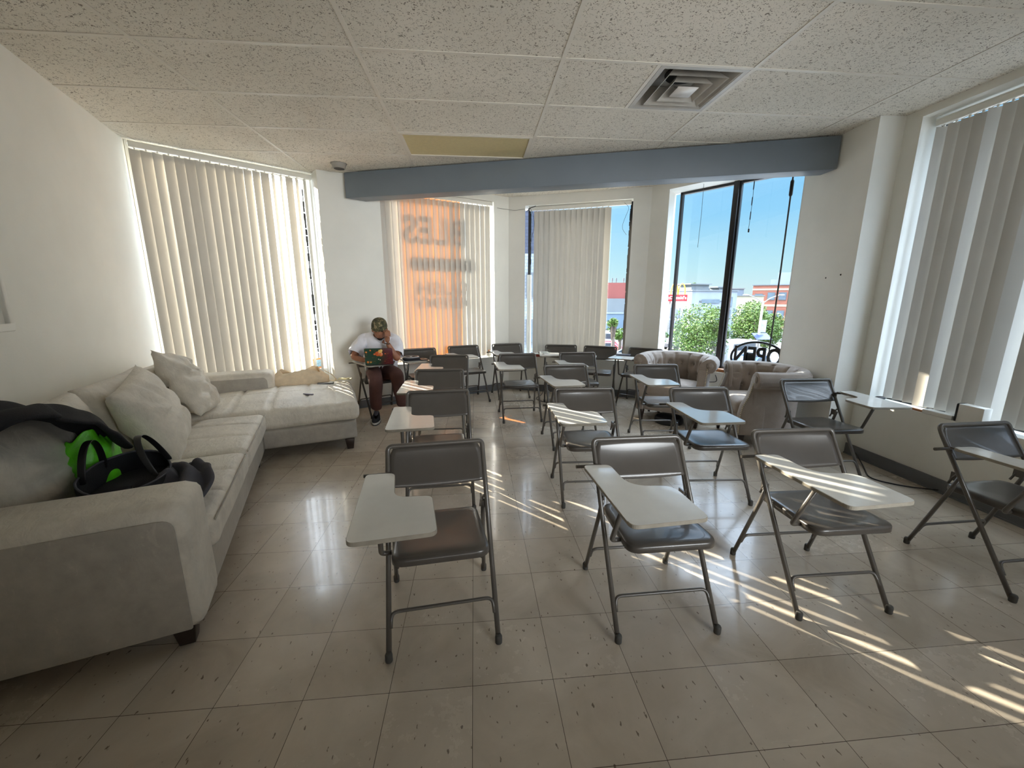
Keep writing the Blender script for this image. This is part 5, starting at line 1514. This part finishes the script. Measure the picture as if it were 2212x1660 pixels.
# T-shirt: torso tube and two wide sleeves with folds
def sleeve_tube(P, rad, seg=22, sub=4, seed=0.0, fold=.008):
    mb = MB()
    n = len(P)
    def at_(v):
        f = v * (n - 1); i = min(int(f), n - 2); t = f - i
        return Vector(P[i]).lerp(Vector(P[i + 1]), t), [rad[i][k] * (1 - t) + rad[i + 1][k] * t for k in range(2)]
    def fn(u, v):
        c, r_ = at_(v); c2, _ = at_(min(1, v + .04)); c1, _ = at_(max(0, v - .04)); t = (c2 - c1).normalized()
        sx = Vector((1, -.15, 0)); sx = (sx - t * sx.dot(t)).normalized(); sy = t.cross(sx)
        a = 2 * PI * u; k = 1 + fold * 6 * noise.noise(Vector((math.cos(a) * 2 + seed, math.sin(a) * 2, v * 3))) + fold * 2 * math.sin(a * 5 + v * 6 + seed)
        return c + (sx * math.cos(a) * r_[0] + sy * math.sin(a) * r_[1]) * k
    return mb.grid(fn, seg, (n - 1) * sub, True, None, True)
tm1 = sleeve_tube([(-1.175, 5.03, .50), (-1.175, 5.03, .57), (-1.17, 5.01, .72), (-1.165, 4.98, .85), (-1.16, 4.935, .94), (-1.145, 4.905, .985)], [(.185, .125), (.19, .125), (.205, .13), (.225, .145), (.17, .105), (.075, .07)], 48, 8, 1.0, .018).mesh('torso')
tm2 = sleeve_tube([(-1.27, 4.96, .925), (-1.345, 4.945, .905), (-1.395, 4.88, .83), (-1.425, 4.82, .765)], [(.08, .08), (.082, .082), (.082, .082), (.080, .080)], 32, 8, 3.0, .030).mesh('sleeve')
tm3 = sleeve_tube([(-1.06, 4.92, .935), (-.985, 4.90, .915), (-.955, 4.82, .83), (-.945, 4.745, .765)], [(.08, .08), (.082, .082), (.082, .082), (.080, .080)], 32, 8, 5.0, .030).mesh('sleeve')
shirt_bm = bmesh.new()
for m_ in (tm1, tm2, tm3): shirt_bm.from_mesh(m_)
sm_ = bpy.data.meshes.new('t_shirt'); shirt_bm.to_mesh(sm_); shirt_bm.free()
for p in sm_.polygons: p.use_smooth = True
shirt = mesh_obj('t_shirt', sm_, M['shirt'], person); solid(shirt, .004)
# loose brown trousers
trm = skin_mesh('trousers', [[((-1.175, 5.03, .545), .115), (hipR, .10), ((-1.24, 4.87, .535), .10), ((knR[0], knR[1], .535), .086), ((-1.165, 4.62, .36), .078), ((-1.185, 4.67, .20), .072), ((-1.19, 4.685, .135), .078)],
                             [((-1.175, 5.03, .545), .115), (hipL, .10), ((-1.04, 4.88, .54), .10), ((knL[0], knL[1], .54), .086), ((-.925, 4.73, .36), .078), ((-.905, 4.785, .20), .072), ((-.90, 4.795, .135), .078)]], (-1.175, 5.03, .545), 2)
for v in trm.vertices:
    v.co += noise.noise_vector(v.co * 9) * .008
for p in trm.polygons: p.use_smooth = True
mesh_obj('trousers', trm, M['trousers'], person)
# skate shoes
def shoe(an, fwd_, name):
    o_ = Vector((an[0], an[1], 0)); a = math.atan2(fwd_[1], fwd_[0])
    T_ = Matrix.Translation(o_) @ Matrix.Rotation(a, 4, 'Z')
    def up_fn(u, v):
        ang = 2 * PI * u; L0_, L1_ = -.075, .215
        x = (L0_ + L1_) / 2 + (L1_ - L0_) / 2 * math.cos(ang); w_ = .046 if x > .06 else .040
        y = w_ * math.sin(ang) * (1.0 if x > 0 else .9)
        top = .115 if x < .02 else .115 - (x - .02) * .33
        k = v; sh_ = 1 - .55 * k ** 2
        xx = x if x < .03 else .03 + (x - .03) * (1 - .25 * k)
        return (xx * (1 - .25 * k) - .01 * k, y * sh_, .028 + (top - .028) * math.sin(k * PI / 2))
    mb = MB(); mb.grid(up_fn, 28, 8, True, T_, True)
    s_ = mb.build(name, M['black_cloth'], person, weld=True)
    so_ = MB(); pts = [((-.075 + .215) / 2 + .150 * math.cos(2 * PI * k / 24), .050 * math.sin(2 * PI * k / 24)) for k in range(24)]
    so_.prism(pts, .0, .012, mtx=T_); so_.build('sole', M['black'], s_)
    mi = MB(); mi.prism([(p[0], p[1]) for p in pts], .012, .030, mtx=T_); mi.build('midsole', mat('off_white_rubber', srgb(196, 192, 184), .6), s_)
    tg_ = MB(); tg_.ball((0, 0, 0), (.05, .026, .018), 12, 8, T_ @ Matrix.Translation((.045, 0, .105)) @ Matrix.Rotation(.5, 4, 'Y')); tg_.build('tongue', M['grey_cloth'], s_)
shoe(anR, (.10, -1), 'shoe'); shoe(anL, (.25, -1), 'shoe')
wb = MB(); wb.tube([Vector(wrL) + Vector(((.029 * math.cos(2 * PI * k / 16)), .029 * math.sin(2 * PI * k / 16), -.012 + .004 * math.sin(4 * PI * k / 16))) for k in range(16)], .0045, 6, closed=True); wb.build('bracelet', M['hair'], person)

# laptop on the tablet, lid towards the camera
lt = empty('laptop', (-1.10, 4.62, .670), .10, 'open laptop with a dark green and maroon decorated lid on the seated person\'s tablet', 'laptop')
mb = MB(); mb.prism(round_poly([(-.15, -.02), (.15, -.02), (.15, .19), (-.15, .19)], [.012] * 4), 0, .016); mb.build('keyboard_base', M['black'], lt, bevel=.003)
def lid_mat():
    m = bpy.data.materials.new('decorated_lid'); N = NT(m)
    P = N.coord()
    sep_ = N.n('ShaderNodeSeparateXYZ'); N.l(P, sep_.inputs[0])
    f = N.math('ADD', sep_.outputs['X'], N.math('MULTIPLY', N.noise(P, 14, 3), .14))
    c = N.ramp(f, [(.06, srgb(22, 62, 46)), (.16, srgb(84, 26, 34))])
    sw = N.noise(N.coord((1, 1, 2.2)), 26, 3, .6, 1.5)
    c = mixc(N, N.ramp(sw, [(.60, g(0)), (.68, g(1))]), c, srgb(150, 92, 40))
    N.l(c, N.b.inputs['Base Color']); N.b.inputs['Roughness'].default_value = .35
    return m
LT = Matrix.Translation((0, -.02, .012)) @ Matrix.Rotation(.16, 4, 'X')
mb = MB(); mb.prism(round_poly([(-.15, 0), (.15, 0), (.15, .188), (-.15, .188)], [.003, .003, .014, .014]), -.008, .0, mtx=LT @ Matrix.Rotation(PI / 2, 4, 'X') @ Matrix.Scale(-1, 4, (0, 0, 1)))
lid = mb.build('lid', lid_mat(), lt, bevel=.002)
FL_ = LT @ Matrix.Translation((0, -.0065, 0))
for (x, z, r_, col) in ((-.01, .125, .030, (190, 84, 30)), (.022, .118, .026, (206, 110, 52)), (.018, .150, .024, (226, 176, 90)), (.030, .162, .016, (236, 196, 110)), (-.045, .12, .012, (200, 96, 40)), (-.130, .145, .012, (210, 120, 40)), (-.085, .165, .010, (206, 110, 40)), (-.12, .03, .014, (200, 110, 30)), (-.09, .028, .010, (190, 130, 40)), (-.005, .062, .006, (220, 200, 180)), (.012, .055, .006, (220, 190, 170)), (.07, .125, .008, (190, 80, 40))):
    mb = MB(); mb.lathe([(r_, 0), (r_ * .9, .002), (0, .0025)], 14, FL_ @ Matrix.Translation((x, 0, z)) @ Matrix.Rotation(PI / 2, 4, 'X'))
    mb.build('lid_motif', mat('motif_%d_%d_%d' % col, srgb(*col), .4), lid)
